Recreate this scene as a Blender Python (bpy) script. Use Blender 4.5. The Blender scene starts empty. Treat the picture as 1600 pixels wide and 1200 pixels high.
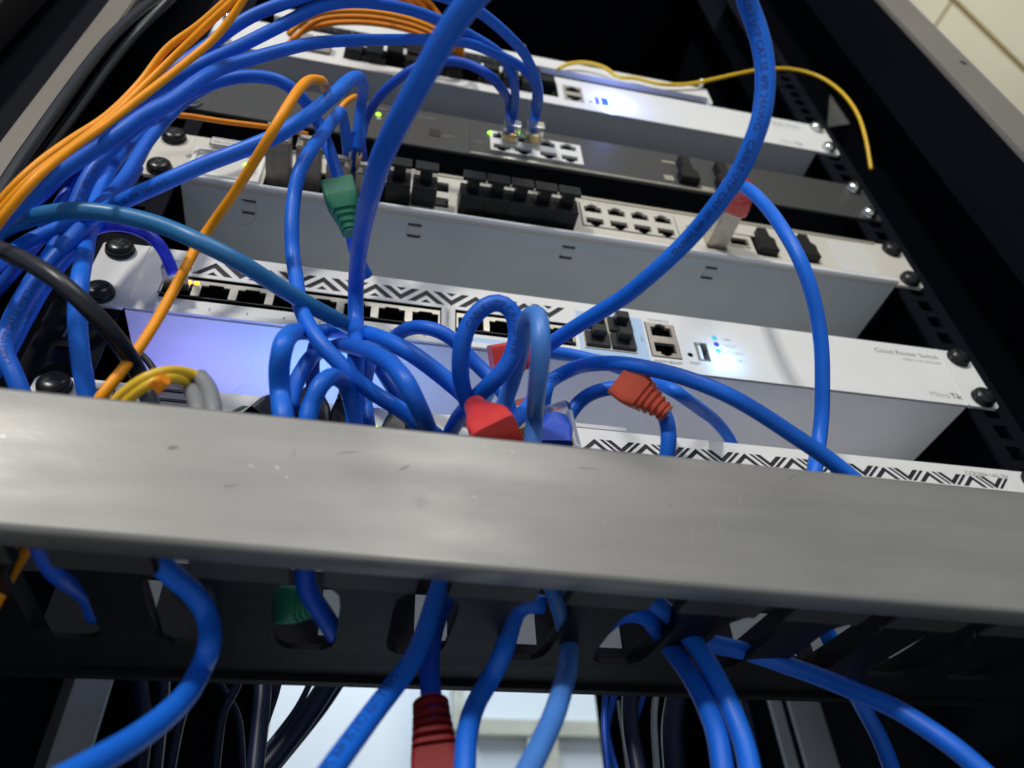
import bpy, bmesh, math, random
from mathutils import Vector, Matrix
from mathutils.geometry import delaunay_2d_cdt
random.seed(7)
S = 0.001                       # everything below is written in millimetres
scene = bpy.context.scene
COL = scene.collection
UU = 44.45                      # one rack unit

# ------------------------------------------------------------------ camera
CAM = Vector((-109.68, -260.14, -287.38))
RX, RY, RZ = 2.30858, 0.0480075, -0.210714
FPX = 1189.85
rot = Matrix.Rotation(RZ, 3, 'Z') @ Matrix.Rotation(RY, 3, 'Y') @ Matrix.Rotation(RX, 3, 'X')
def ray(px, py): return rot @ Vector(((px-800)/FPX, -(py-600)/FPX, -1.0))
def onY(px, py, Y):
    d = ray(px, py); return CAM + d*((Y-CAM.y)/d.y)
def onZ(px, py, Z):
    d = ray(px, py); return CAM + d*((Z-CAM.z)/d.z)
def atD(px, py, dist): return CAM + ray(px, py)*dist

# ------------------------------------------------------------------ materials
def new_mat(name, color, rough=.5, metal=0., noise=0., nscale=200., bump=0., bscale=600., coat=0., sss=0., trans=0., emit=None, estr=0., spec=.5, ior=1.5, rvar=0.):
    m = bpy.data.materials.new(name); m.use_nodes = True
    nt = m.node_tree; b = nt.nodes['Principled BSDF']
    b.inputs['Base Color'].default_value = (*color, 1)
    b.inputs['Roughness'].default_value = rough
    b.inputs['Metallic'].default_value = metal
    b.inputs['Coat Weight'].default_value = coat
    b.inputs['IOR'].default_value = ior
    b.inputs['Specular IOR Level'].default_value = spec
    if trans: b.inputs['Transmission Weight'].default_value = trans
    if sss:
        b.inputs['Subsurface Weight'].default_value = sss
        b.inputs['Subsurface Radius'].default_value = (.001, .001, .0015)
    if emit:
        b.inputs['Emission Color'].default_value = (*emit, 1); b.inputs['Emission Strength'].default_value = estr
    tc = nt.nodes.new('ShaderNodeTexCoord')
    if noise:
        n = nt.nodes.new('ShaderNodeTexNoise'); n.inputs['Scale'].default_value = nscale; n.inputs['Detail'].default_value = 5
        nt.links.new(tc.outputs['Object'], n.inputs['Vector'])
        r = nt.nodes.new('ShaderNodeMapRange'); r.inputs[1].default_value = .3; r.inputs[2].default_value = .7
        r.inputs[3].default_value = 1-noise; r.inputs[4].default_value = 1+noise
        nt.links.new(n.outputs['Fac'], r.inputs[0])
        mx = nt.nodes.new('ShaderNodeVectorMath'); mx.operation = 'SCALE'; mx.inputs[0].default_value = color
        nt.links.new(r.outputs[0], mx.inputs['Scale']); nt.links.new(mx.outputs[0], b.inputs['Base Color'])
    if rvar:
        n = nt.nodes.new('ShaderNodeTexNoise'); n.inputs['Scale'].default_value = 60; n.inputs['Detail'].default_value = 6
        nt.links.new(tc.outputs['Object'], n.inputs['Vector'])
        r = nt.nodes.new('ShaderNodeMapRange'); r.inputs[3].default_value = rough-rvar; r.inputs[4].default_value = rough+rvar
        nt.links.new(n.outputs['Fac'], r.inputs[0]); nt.links.new(r.outputs[0], b.inputs['Roughness'])
    if bump:
        n = nt.nodes.new('ShaderNodeTexNoise'); n.inputs['Scale'].default_value = bscale; n.inputs['Detail'].default_value = 3
        nt.links.new(tc.outputs['Object'], n.inputs['Vector'])
        bn = nt.nodes.new('ShaderNodeBump'); bn.inputs['Strength'].default_value = bump; bn.inputs['Distance'].default_value = .0004
        nt.links.new(n.outputs['Fac'], bn.inputs['Height']); nt.links.new(bn.outputs[0], b.inputs['Normal'])
    return m
M = {}
M['white'] = new_mat('white_powder_coat', (.74, .735, .72), .48, noise=.03, nscale=40, bump=.06, bscale=2500)
M['bodygray'] = new_mat('grey_powder_coat', (.60, .60, .62), .5, noise=.04, nscale=30, bump=.06, bscale=2500)
M['bodylight'] = new_mat('light_grey_powder_coat', (.82, .82, .84), .5, noise=.04, nscale=30, bump=.06, bscale=2500)
M['bodyblue'] = new_mat('blue_grey_powder_coat', (.50, .54, .56), .48, noise=.05, nscale=25, bump=.06, bscale=2500)
M['beige'] = new_mat('silver_beige_coat', (.60, .57, .50), .42, noise=.03, nscale=40, bump=.05, bscale=2500)
M['darkface'] = new_mat('dark_grey_coat', (.045, .044, .043), .5, noise=.05, nscale=40, bump=.06, bscale=2000)
M['black'] = new_mat('black_steel', (.006, .006, .008), .5, spec=.2, bump=.25, bscale=900, noise=.3, nscale=120)
M['inside'] = new_mat('cabinet_black', (.0035, .004, .008), .7, spec=.08, bump=.2, bscale=400)
M['socket'] = new_mat('black_socket_plastic', (.01, .01, .015), .55)
M['plugblack'] = new_mat('black_plug_plastic', (.007, .007, .008), .42, spec=.3, bump=.1, bscale=1200)
M['plugdark'] = new_mat('dark_plug_plastic', (.02, .021, .024), .3)
M['metal'] = new_mat('bright_tin_plate', (.62, .58, .50), .33, metal=.75, noise=.08, nscale=300)
M['module'] = new_mat('nickel_module', (.26, .235, .20), .45, metal=.5, noise=.15, nscale=250)
M['chrome'] = new_mat('chrome', (.8, .8, .78), .15, metal=1)
M['gold'] = new_mat('gold_contact', (.75, .48, .12), .25, metal=1)
M['scuff'] = new_mat('bare_metal_scratch', (.42, .41, .39), .4, metal=.3)
M['scuffdark'] = new_mat('dark_scuff', (.16, .155, .15), .6)
M['tips'] = new_mat('brownish_black', (.035, .033, .03), .6)  # slightly lighter, brownish black for the finger tips
M['screw'] = new_mat('black_screw', (.02, .02, .021), .27, metal=.4)
M['blue'] = new_mat('blue_pvc', (.005, .115, .62), .46, spec=.35, noise=.07, nscale=90, bump=.12, bscale=260, sss=.03, rvar=.1)
M['bluebright'] = new_mat('bright_blue_pvc', (.008, .145, .72), .44, spec=.35, noise=.07, nscale=90, bump=.12, bscale=260, sss=.03, rvar=.08)
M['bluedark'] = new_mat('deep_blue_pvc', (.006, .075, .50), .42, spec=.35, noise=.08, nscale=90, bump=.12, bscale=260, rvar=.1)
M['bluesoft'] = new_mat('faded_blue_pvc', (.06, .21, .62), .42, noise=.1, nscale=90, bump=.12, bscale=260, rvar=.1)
M['teal'] = new_mat('petrol_blue_pvc', (.018, .16, .38), .4, noise=.07, nscale=80, bump=.1, bscale=260, rvar=.1)
M['violet'] = new_mat('violet_blue_pvc', (.03, .05, .62), .38, noise=.06, nscale=80, bump=.1)
M['orange'] = new_mat('orange_fibre', (.95, .34, .003), .42, spec=.3, noise=.06, nscale=120, bump=.06)
M['orangedeep'] = new_mat('deep_orange_fibre', (.80, .24, .003), .42, spec=.3, noise=.08, nscale=120)
M['yellow'] = new_mat('yellow_fibre', (.80, .50, .02), .38, noise=.06, nscale=120)
M['cordblack'] = new_mat('black_rubber', (.012, .013, .02), .38, bump=.1)
M['navy'] = new_mat('navy_jacket', (.008, .014, .05), .4, bump=.1)
M['grayboot'] = new_mat('grey_boot', (.20, .21, .22), .5, bump=.1)
M['red'] = new_mat('red_boot', (.62, .035, .03), .42, bump=.1, sss=.05)
M['redorange'] = new_mat('orange_red_boot', (.58, .085, .04), .42, bump=.12, sss=.05)
M['reddark'] = new_mat('dark_red_boot', (.20, .010, .010), .55, spec=.3, bump=.12)
M['green'] = new_mat('green_boot', (.012, .16, .085), .48, bump=.12)
M['bluebox'] = new_mat('blue_boot', (.008, .06, .48), .45, bump=.1)
M['clear'] = new_mat('clear_plastic', (.85, .87, .85), .12, trans=.92, ior=1.45)
M['tape'] = new_mat('clear_tape', (.28, .29, .27), .4)
M['tape'].node_tree.nodes['Principled BSDF'].inputs['Alpha'].default_value = .4
M['ink'] = new_mat('black_ink', (.02, .02, .025), .6)
M['inkgray'] = new_mat('grey_ink', (.22, .22, .24), .6)
M['inklight'] = new_mat('pale_ink', (.4, .4, .4), .6)
M['inkblue'] = new_mat('printed_ink', (.005, .035, .22), .6)
M['lightblue'] = new_mat('light_blue_print', (.42, .58, .80), .5)
M['groove'] = new_mat('dark_groove', (.03, .03, .035), .6)
M['sticker'] = new_mat('white_sticker', (.62, .60, .57), .5)
M['stickergray'] = new_mat('grey_sticker_print', (.30, .30, .31), .5, noise=.5, nscale=900)
M['ledblue'] = new_mat('led_blue', (.2, .5, 1), .3, emit=(.25, .55, 1.0), estr=25)
M['ledcyan'] = new_mat('led_cyan', (.02, .35, .5), .3, emit=(.02, .45, .75), estr=.6)
M['ledgreen'] = new_mat('led_green', (.2, .8, .05), .3, emit=(.35, 1, .02), estr=3.0)
M['ledamber'] = new_mat('led_amber', (1, .5, .02), .3, emit=(1, .55, .02), estr=3.0)
M['ledoff'] = new_mat('led_window', (.10, .16, .07), .3)
M['post'] = new_mat('taupe_post', (.17, .15, .125), .5, noise=.05, nscale=20, bump=.1, bscale=1500)
M['postdark'] = new_mat('dark_taupe_post', (.17, .155, .14), .5, noise=.06, nscale=20, bump=.1, bscale=1500)
M['cream'] = new_mat('cream_paint', (.80, .74, .55), .6, noise=.03, nscale=6)
M['seam'] = new_mat('brown_seam', (.22, .16, .05), .7)
M['wallwhite'] = new_mat('white_wall', (.80, .83, .86), .7, noise=.02, nscale=3)
M['trunk'] = new_mat('beige_trunking', (.58, .55, .44), .6, noise=.15, nscale=12)
M['greypaint'] = new_mat('grey_paint', (.42, .45, .48), .5, noise=.06, nscale=15)
M['slotgreen'] = new_mat('green_slot_light', (.02, .09, .02), .45)  # green light inside the lower router's slots, put into a colour

def bar_mat():
    m = bpy.data.materials.new('brushed_grey_steel'); m.use_nodes = True
    nt = m.node_tree; b = nt.nodes['Principled BSDF']; L = nt.links.new
    tc = nt.nodes.new('ShaderNodeTexCoord')
    def noise(scale, vec=(1, 1, 1), detail=5):
        mp = nt.nodes.new('ShaderNodeMapping'); mp.inputs['Scale'].default_value = vec
        L(tc.outputs['Object'], mp.inputs['Vector'])
        n = nt.nodes.new('ShaderNodeTexNoise'); n.inputs['Scale'].default_value = scale; n.inputs['Detail'].default_value = detail
        L(mp.outputs[0], n.inputs['Vector']); return n.outputs['Fac']
    def rng(x, a, b_, c, d):
        r = nt.nodes.new('ShaderNodeMapRange'); r.inputs[1].default_value = a; r.inputs[2].default_value = b_
        r.inputs[3].default_value = c; r.inputs[4].default_value = d; L(x, r.inputs[0]); return r.outputs[0]
    big = rng(noise(14, (1, 1, 1.5), 4), .3, .7, .88, 1.08)
    streak = rng(noise(60, (.25, 1, 2.2), 6), .35, .68, .92, 1.05)
    spot = rng(noise(240, (1, 1, 1), 2), .72, .80, 1.0, 1.25)
    dark = rng(noise(75, (.8, 1, .9), 3), .70, .80, 1.0, .72)
    p = None
    for k in (big, streak, spot, dark):
        if p is None: p = k; continue
        mm = nt.nodes.new('ShaderNodeMath'); mm.operation = 'MULTIPLY'; L(p, mm.inputs[0]); L(k, mm.inputs[1]); p = mm.outputs[0]
    v = nt.nodes.new('ShaderNodeVectorMath'); v.operation = 'SCALE'; v.inputs[0].default_value = (.245, .238, .225)
    L(p, v.inputs['Scale']); L(v.outputs[0], b.inputs['Base Color'])
    b.inputs['Metallic'].default_value = .22
    L(rng(noise(40, (.5, 1, 2), 6), .3, .7, .36, .48), b.inputs['Roughness'])
    bn = nt.nodes.new('ShaderNodeBump'); bn.inputs['Strength'].default_value = .06; bn.inputs['Distance'].default_value = .0004
    L(noise(900, (.4, 1, 1), 3), bn.inputs['Height']); L(bn.outputs[0], b.inputs['Normal'])
    return m
M['bar'] = bar_mat()

# ------------------------------------------------------------------ mesh helpers
class MB:
    def __init__(s): s.v = []; s.f = []
    def add(s, vs, fs):
        n = len(s.v); s.v += [Vector(q) for q in vs]; s.f += [[i+n for i in f] for f in fs]; return s
    def box(s, x0, x1, y0, y1, z0, z1, open_front=False):
        vs = [(x, y, z) for x in (x0, x1) for y in (y0, y1) for z in (z0, z1)]
        fs = [[0, 1, 3, 2], [4, 6, 7, 5], [0, 2, 6, 4], [1, 5, 7, 3], [2, 3, 7, 6]]
        if not open_front: fs.append([0, 4, 5, 1])
        return s.add(vs, fs)
    def plate(s, outer, holes, y0, y1):
        """flat sheet in XZ with shaped openings; y0 faces the viewer"""
        pts = []; edges = []; 
        def ring(r):
            n = len(pts); pts.extend(Vector(q) for q in r)
            edges.extend((n+i, n+(i+1) % len(r)) for i in range(len(r)))
        ring(outer)
        for h in holes: ring(h)
        vo, eo, fo, *_ = delaunay_2d_cdt(pts, edges, [], 1, 1e-4)
        def inside(c, r):
            k = False; j = len(r)-1
            for i in range(len(r)):
                xi, yi = r[i]; xj, yj = r[j]
                if (yi > c[1]) != (yj > c[1]) and c[0] < (xj-xi)*(c[1]-yi)/(yj-yi)+xi: k = not k
                j = i
            return k
        keep = []
        bb = [(min(q[0] for q in h), max(q[0] for q in h), min(q[1] for q in h), max(q[1] for q in h)) for h in holes]
        for f in fo:
            c = sum((vo[i] for i in f), Vector((0, 0)))/len(f)
            if not inside(c, outer): continue
            if any(b[0] <= c[0] <= b[1] and b[2] <= c[1] <= b[3] and inside(c, h) for b, h in zip(bb, holes)): continue
            keep.append(list(f))
        n = len(vo)
        vs = [(q[0], y0, q[1]) for q in vo]+[(q[0], y1, q[1]) for q in vo]
        fs = []; ed = {}
        for f in keep:
            # front normal must be -Y
            a, b_, c = (vo[i] for i in f[:3])
            if (b_-a).cross(c-a) < 0: f = f[::-1]
            fs.append(f); fs.append([i+n for i in f[::-1]])
            for i in range(len(f)): ed[(f[i], f[(i+1) % len(f)])] = 1
        for (a, b_) in ed:
            if (b_, a) not in ed: fs.append([b_, a, a+n, b_+n])
        return s.add(vs, fs)
    def hplate(s, outer, holes, z0, z1):
        t = MB().plate(outer, holes, z0, z1)
        return s.add([(q.x, q.z, q.y) for q in t.v], [f[::-1] for f in t.f])
    def disc_stack(s, c, prof, n=20, axis='-y'):
        """turned shape; prof = [(radius, height)] rising towards the viewer (-Y)"""
        vs = []; fs = []
        for r, h in prof:
            for i in range(n):
                a = 2*math.pi*i/n; vs.append((c[0]+r*math.cos(a), c[1]-h, c[2]+r*math.sin(a)))
        for k in range(len(prof)-1):
            for i in range(n):
                fs.append([k*n+i, k*n+(i+1) % n, (k+1)*n+(i+1) % n, (k+1)*n+i])
        fs.append([(len(prof)-1)*n+i for i in range(n)])
        return s.add(vs, fs)
def mesh_of(name, mb, smooth=False, bevel=0):
    me = bpy.data.meshes.new(name)
    me.from_pydata([tuple(q*S) for q in mb.v], [], mb.f)
    if bevel:
        bm = bmesh.new(); bm.from_mesh(me)
        bmesh.ops.remove_doubles(bm, verts=bm.verts, dist=1e-7)
        bmesh.ops.bevel(bm, geom=[e for e in bm.edges if len(e.link_faces) == 2 and e.calc_face_angle(0) > .6], offset=bevel*S, segments=2, affect='EDGES', clamp_overlap=True)
        bm.to_mesh(me); bm.free()
    if smooth: me.polygons.foreach_set('use_smooth', [True]*len(me.polygons))
    me.update(); return me
def link(name, me, m, parent=None, loc=None):
    if m and not me.materials: me.materials.append(M[m])
    o = bpy.data.objects.new(name, me); COL.objects.link(o)
    if parent: o.parent = parent
    if loc: o.location = Vector(loc)*S
    return o
def obj(name, mb, m, parent=None, loc=None, smooth=False, bevel=0): return link(name, mesh_of(name, mb, smooth, bevel), m, parent, loc)
def tag(o, label, cat, group=None, kind=None):
    if label: o['label'] = label
    if cat: o['category'] = cat
    if group: o['group'] = group
    if kind: o['kind'] = kind
    return o
def thing(name, label, cat, loc=(0, 0, 0), group=None):
    o = bpy.data.objects.new(name, None); COL.objects.link(o); o.location = Vector(loc)*S; o.empty_display_size = .01
    return tag(o, label, cat, group)
def struct(name, mb, m, bevel=0):
    o = obj(name, mb, m, bevel=bevel); o['kind'] = 'structure'; return o

def text_mesh(s, size, spacing=1.0):
    cu = bpy.data.curves.new('t', 'FONT'); cu.body = s; cu.size = size; cu.align_x = 'LEFT'; cu.space_character = spacing
    cu.resolution_u = 2
    o = bpy.data.objects.new('t', cu); COL.objects.link(o)
    dg = bpy.context.evaluated_depsgraph_get()
    me = bpy.data.meshes.new_from_object(o.evaluated_get(dg))
    bpy.data.objects.remove(o); bpy.data.curves.remove(cu)
    return me
def text(parent, s, x, z, size, m='ink', y=-.12, rotate=0, name='printed_text', align='L', spacing=1.0, grow=0):
    me = text_mesh(s, size, spacing)
    w = max((v.co.x for v in me.vertices), default=0)
    dx = {'L': 0, 'C': -w/2, 'R': -w}[align]
    c, sn = math.cos(rotate), math.sin(rotate)
    for v in me.vertices:
        a, b = v.co.x+dx, v.co.y
        v.co = Vector((x+a*c-b*sn, y, z+a*sn+b*c))*S
    me.materials.clear()
    return link(name, me, m, parent)

# ------------------------------------------------------------------ rack gear parts (local mm, origin at faceplate centre)
def rect(x0, x1, z0, z1): return [(x0, z0), (x1, z0), (x1, z1), (x0, z1)]
def jackbig(cx, cz):
    P = [(-6.5, -6.2), (6.5, -6.2), (6.5, 3.2), (3.4, 3.2), (3.4, 4.2), (-3.4, 4.2), (-3.4, 3.2), (-6.5, 3.2)]
    return [(cx+x, cz+z) for x, z in P]
def jack(cx, cz, up=1, w=11.8, h=7.2):
    b = cz-up*h/2
    P = [(-w/2, 0), (w/2, 0), (w/2, h), (3.1, h), (3.1, h+1.7), (1.6, h+1.7), (1.6, h+2.5), (-1.6, h+2.5), (-1.6, h+1.7), (-3.1, h+1.7), (-3.1, h), (-w/2, h)]
    q = [(cx+x, b+up*z) for x, z in P]
    return q if up > 0 else q[::-1]
def socket_mesh(up):
    mb = MB().box(-6.2, 6.2, .3, 12, -6.3, 6.3, open_front=True)
    return mesh_of('socket', mb)
SOCK = {}
def sockets(parent, x, z, up=1, leds=True, led=None, contacts=False):
    key = up
    if key not in SOCK:
        a = MB().box(-6.3, 6.3, .9, 12, -6.4, 6.4, open_front=True)
        c = MB()
        for i in range(8): c.box(-4.4+i*1.15, -3.9+i*1.15, 1.2, 7, -up*2.9, -up*2.55)
        l1 = MB().box(-5.7, -3.4, -.05, .8, up*2.05, up*3.5)
        l2 = MB().box(3.4, 5.7, -.05, .8, up*2.05, up*3.5)
        SOCK[key] = (mesh_of('socket', a), mesh_of('contact_row', c), mesh_of('led_window', l1), mesh_of('led_window', l2))
    a, c, l1, l2 = SOCK[key]
    s = link('port_socket', a, 'socket', parent, (x, 0, z))
    if contacts: link('contact_row', c, 'gold', s)
    if leds:
        link('led_window', l1, 'ledoff', s); 
        if led: 
            q = l2.copy(); q.materials.clear(); link('led', q, led, s)
        else: link('led_window', l2, 'ledoff', s)
    return s
def port_block(parent, xs, zs, ups, pad=1.4, led=None, y=-.5, mat='metal', leds=True, big=False):
    """metal frame with jack openings; xs columns, zs rows"""
    holes = []; x0 = min(xs)-6.4-pad; x1 = max(xs)+6.4+pad
    z0 = min(z-(5.0 if u < 0 else 3.6) for z, u in zip(zs, ups))-pad; z1 = max(z+(5.0 if u < 0 else 3.6) + (2.2 if u > 0 else -1.4) for z, u in zip(zs, ups))+pad*.4
    if ups[0] < 0 and len(ups) == 1: z1 = zs[0]+3.6+pad
    for z, u in zip(zs, ups):
        for x in xs: holes.append(jackbig(x, z) if big else jack(x, z, u))
    fr = MB().plate(rect(x0, x1, z0, z1), holes, y, .2)
    f = obj('port_frame', fr, mat, parent)
    g = MB().plate(rect(x0-.6, x1+.6, z0-.6, z1+.6), [rect(x0, x1, z0, z1)], -.06, .1)
    obj('frame_gap', g, 'groove', parent)
    for z, u in zip(zs, ups):
        for x in xs: sockets(parent, x, z+u*1.0, u, leds=leds)
    return (x0, x1, z0, z1)
SCR = {}
def screw(parent, x, z, m='screw', r=6.4, h=5.2):
    if (m, r) not in SCR:
        prof = [(r*1.0, 0), (r*1.05, .5), (r*1.05, 1.3), (r*.95, 1.6), (r*.93, 2.0), (r, 2.2), (r*.98, 3.2), (r*.86, h*.82), (r*.62, h*.96), (r*.3, h), (.01, h)]
        mb = MB().disc_stack((0, 0, 0), prof, 24)
        me = mesh_of('screw', mb, smooth=True)
        # Phillips recess as two dark crossed bars sunk into the crown
        me2 = mesh_of('drive_recess', MB().box(-r*.42, r*.42, -h-.12, -h+.6, -.55, .55).box(-.55, .55, -h-.13, -h+.6, -r*.42, r*.42))
        SCR[(m, r)] = (me, me2)
    me, me2 = SCR[(m, r)]
    s = link('screw', me, m, parent, (x, 0, z)); s.rotation_euler.y = random.uniform(0, 1.5)
    link('drive_recess', me2, 'groove' if m == 'chrome' else 'socket', s)
    return s
def ear_outline(side, hz=22.1):
    a, b = 221.5, 241.3
    P = [(side*a, -hz), (side*(b-2), -hz), (side*b, -hz+2), (side*b, hz-2), (side*(b-2), hz), (side*a, hz)]
    return P if side > 0 else P[::-1]
def slot_hole(x, z, w=10, h=6.6):
    return [(x-w/2+1.5, z-h/2), (x+w/2-1.5, z-h/2), (x+w/2, z-h/2+1.5), (x+w/2, z+h/2-1.5), (x+w/2-1.5, z+h/2), (x-w/2+1.5, z+h/2), (x-w/2, z+h/2-1.5), (x-w/2, z-h/2+1.5)]
def ears(parent, m, scr='screw', left=True, right=True, r=6.4):
    for s in (-1, 1):
        if (s < 0 and not left) or (s > 0 and not right): continue
        e = obj('rack_ear', MB().plate(ear_outline(s), [slot_hole(s*232.5, k*15.9) for k in (-1, 1)], 0, 2), m, parent)
        for k in (-1, 1): screw(parent, s*232.5, k*15.9, scr, r)
def chassis(parent, w, d, m, hz=22.0, holes=()):
    mb = MB()
    t = 1.2
    # bottom, top, sides, back: open towards the faceplate
    mb.hplate(rect(-w/2, w/2, 2.0, d), list(holes), -hz, -hz+t)
    mb.box(-w/2, w/2, 2.0, d, hz-t, hz)
    mb.box(-w/2, -w/2+t, 2.0, d, -hz+t+.01, hz-t-.01); mb.box(w/2-t, w/2, 2.0, d, -hz+t+.01, hz-t-.01)
    mb.box(-w/2+t, w/2-t, d-t, d-.01, -hz+t+.01, hz-t-.01)
    o = obj('chassis', mb, m, parent)
    obj('interior_shade_sheet', MB().box(-w/2+2, w/2-2, 13, 15, -hz+2, hz-2), 'socket', parent)  # dark sheet standing in for the shade inside the box
    return o
def ring_mark(parent, x, y, r, z, m, name='knockout'):
    vs = []; fs = []; n = 40; k = 6
    for i in range(n):
        a = 2*math.pi*i/n
        for j in range(k):
            b = 2*math.pi*j/k; rr = r+.45*math.cos(b)
            vs.append((x+rr*math.cos(a), y+rr*math.sin(a), z+.32*math.sin(b)))
    for i in range(n):
        for j in range(k):
            fs.append([i*k+j, i*k+(j+1) % k, ((i+1) % n)*k+(j+1) % k, ((i+1) % n)*k+j])
    return obj(name, MB().add(vs, fs), m, parent, smooth=True)

# ------------------------------------------------------------------ chevron ventilation
def vee(c, top, bot, hw, t, tri=True, flip=False):
    mid = top+bot; th = t
    P = [(-hw, top), (0, bot), (hw, top), (hw-th, top), (0, bot+th), (-hw+th, top)]
    T = [(-2.7, top), (0, top-2.7), (2.7, top)]
    out = [P]+([T] if tri else [])
    res = []
    for r in out:
        q = [(c+x, z) for x, z in r]
        if flip: q = [(x, mid-z) for x, z in q][::-1]
        res.append(q)
    return res
# =================================================================== SWITCH C (white, chevrons, row of copper ports)
def switch_c():
    r = thing('network_switch', 'white switch with bold zigzag vents and one row of copper ports', 'network switch', (0, 0, 0))
    holes = []
    for i in range(8):
        c = -19.5-26*i
        if c > -200: holes += vee(c, 16.2, 6.6, 9.6, 4.0)
        if c-13 > -196: holes += vee(c-13, 16.2, 6.6, 9.6, 4.0, flip=True)
    xs1 = [-202, -186.0, -170.4, -154.8, -133.6+7, -117.5+2, -100.6, -84.2]
    xs1 = [-201.5+i*16.7 for i in range(8)]
    xs2 = [-61.5, -45.5, -30.5+.5, -14.6]
    holes.append(rect(-208.6, -76.5, -12.4, 4.3)); holes.append(rect(-69.5, -6.6, -12.4, 4.3))
    holes.append(rect(-2.2, 26.3, -12.6, 13.2)); holes.append(rect(34.4, 51.3, -13.0, 13.2))
    holes.append(rect(61.0, 68.2, -12.0, 1.8)); holes.append([(56.8+1.7*math.cos(a*.7854), -8.3+1.7*math.sin(a*.7854)) for a in range(8)])
    obj('faceplate', MB().plate(rect(-221.4, 221.4, -22.2, 22.2), holes, -.0, .5), 'white', r)
    obj('vent_shade_sheet', MB().box(-208, -8, .7, 1.2, 5.2, 18), 'socket', r)  # black sheet added so the vent openings look deeply shaded
    obj('faceplate_lip', MB().box(-203, -8, -.9, -.02, -22.2, -19.0), 'white', r)
    ears(r, 'white')
    chassis(r, 441, 300, 'bodylight')
    for s in (-1, 1): obj('edge_fold', MB().box(s*220.9-.5, s*220.9+.5, -.5, 0, -22, 22), 'white', r)
    port_block(r, xs1, [-5.0], [1], pad=.9, big=True)
    port_block(r, xs2, [-5.0], [1], pad=.9, big=True)
    obj('led', MB().box(-195.2, -192.6, -1.2, -.5, -1.6, 0), 'ledamber', r, bevel=.6)
    for x, t in zip(xs1[1:], '2345678'): text(r, t, x, -18.2, 2.6, align='C')
    obj('light_blue_band', MB().box(-69.5, 2, -.10, 0, -18.6, -14.6), 'lightblue', r)
    obj('light_blue_panel', MB().plate([(-4.5, -18.4), (33, -18.4), (33, 15.5), (-4.5, 15.5)], [rect(-2.6, 26.7, -13.0, 13.6)], -.14, -.02), 'lightblue', r)
    text(r, '10G ETHERNET', -72.4, -14.5, 2.7, 'inkgray', rotate=math.pi/2)
    text(r, 'COMBO', -1.6, -17.8, 2.4, 'inkgray', y=-.2, rotate=0)
    text(r, '9', -61.5, -17.8, 2.6, y=-.2); text(r, '9T', -45, -17.8, 2.6, y=-.2)
    text(r, 'SFP+', 31.6, -3, 2.2, 'inkgray', rotate=math.pi/2, y=-.2)
    # four cages, three closed with dust plugs
    obj('cage_frame', MB().plate(rect(-2.2, 26.3, -12.6, 13.2), [rect(-1.4, 11.6, .9, 12.4), rect(12.7, 25.6, .9, 12.4), rect(-1.4, 11.6, -11.8, -.5), rect(12.7, 25.6, -11.8, -.5)], -.6, 1.5), 'metal', r)
    obj('cage_interior', MB().box(-2, 26, 9, 12, -12.4, 13), 'socket', r)
    for cx, cz in ((19.2, 6.6), (5.1, -6.1), (19.2, -6.1)):
        d = obj('dust_plug', MB().box(cx-6.6, cx+6.6, -2.2, 6, cz-5.4, cz+5.4).box(cx-3.6, cx+3.6, -7.5, -2.21, cz-.5, cz+5.0), 'plugdark', r, bevel=.4)
    obj('port_frame', MB().plate(rect(34.8, 50.9, -12.6, 12.8), [jack(42.9, 6.3, 1), jack(42.9, -5.9, -1)], -.5, 1.5), 'metal', r)
    obj('frame_gap', MB().plate(rect(34.3, 51.4, -13.1, 13.3), [rect(34.9, 50.8, -12.5, 12.7)], -.08, .05), 'groove', r)
    sockets(r, 42.9, 7.3, 1, leds=False); sockets(r, 42.9, -6.9, -1)
    text(r, 'CONSOLE', 43, 14.6, 2.6, 'inkgray', align='C'); text(r, 'MGMT/BOOT', 43, -17.0, 2.6, 'ink', align='C')
    text(r, 'RESET', 58.3, -15.2, 2.4, 'inkgray', align='C')
    obj('reset_button', MB().box(55, 58.6, 1.7, 3, -10, -6.6), 'socket', r)
    u = obj('usb_port', MB().plate(rect(61.2, 68.0, -11.8, 1.6), [rect(62, 67.2, -11.0, .8)], -.4, 9), 'chrome', r)
    obj('tongue', MB().box(63.0, 64.6, .6, 8, -10.6, .3), 'white', u); obj('usb_interior', MB().box(61.3, 67.9, 8.5, 9.5, -11.7, 1.5), 'bluebox', u)
    for z, lab, mm in ((7.2, 'USER', 'ledcyan'), (2.2, 'FAULT', 'violet'), (-3.0, 'POWER 2', 'ledcyan'), (-8.6, 'POWER 1', 'ledblue')):
        obj('led', MB().disc_stack((74.2, 0, z), [(1.5, .1), (1.3, .6), (.01, .8)], 14), mm, r, smooth=True)
        text(r, lab, 79, z-.9, 2.3, 'inklight')
    text(r, 'Cloud Router Switch', 219.0, 13.2, 5.0, 'inkgray', align='R'); text(r, 'CRS312-4C+8XG-RM', 219.0, 8.9, 2.9, 'inklight', align='R')
    a = text(r, 'Mikro', 198.5, -18.0, 5.4, 'inklight', align='L'); b = text(r, 'Tik', 212, -18.0, 5.8, 'ink', spacing=.92)
    me = b.data
    for v in me.vertices: v.co.x += .0002
    ring_mark(r, -166, 54, 9.5, -22.05, 'bodylight')
    ring_mark(r, 190, 54, 9.5, -22.05, 'bodylight')
    return r
switch_c()

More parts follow.
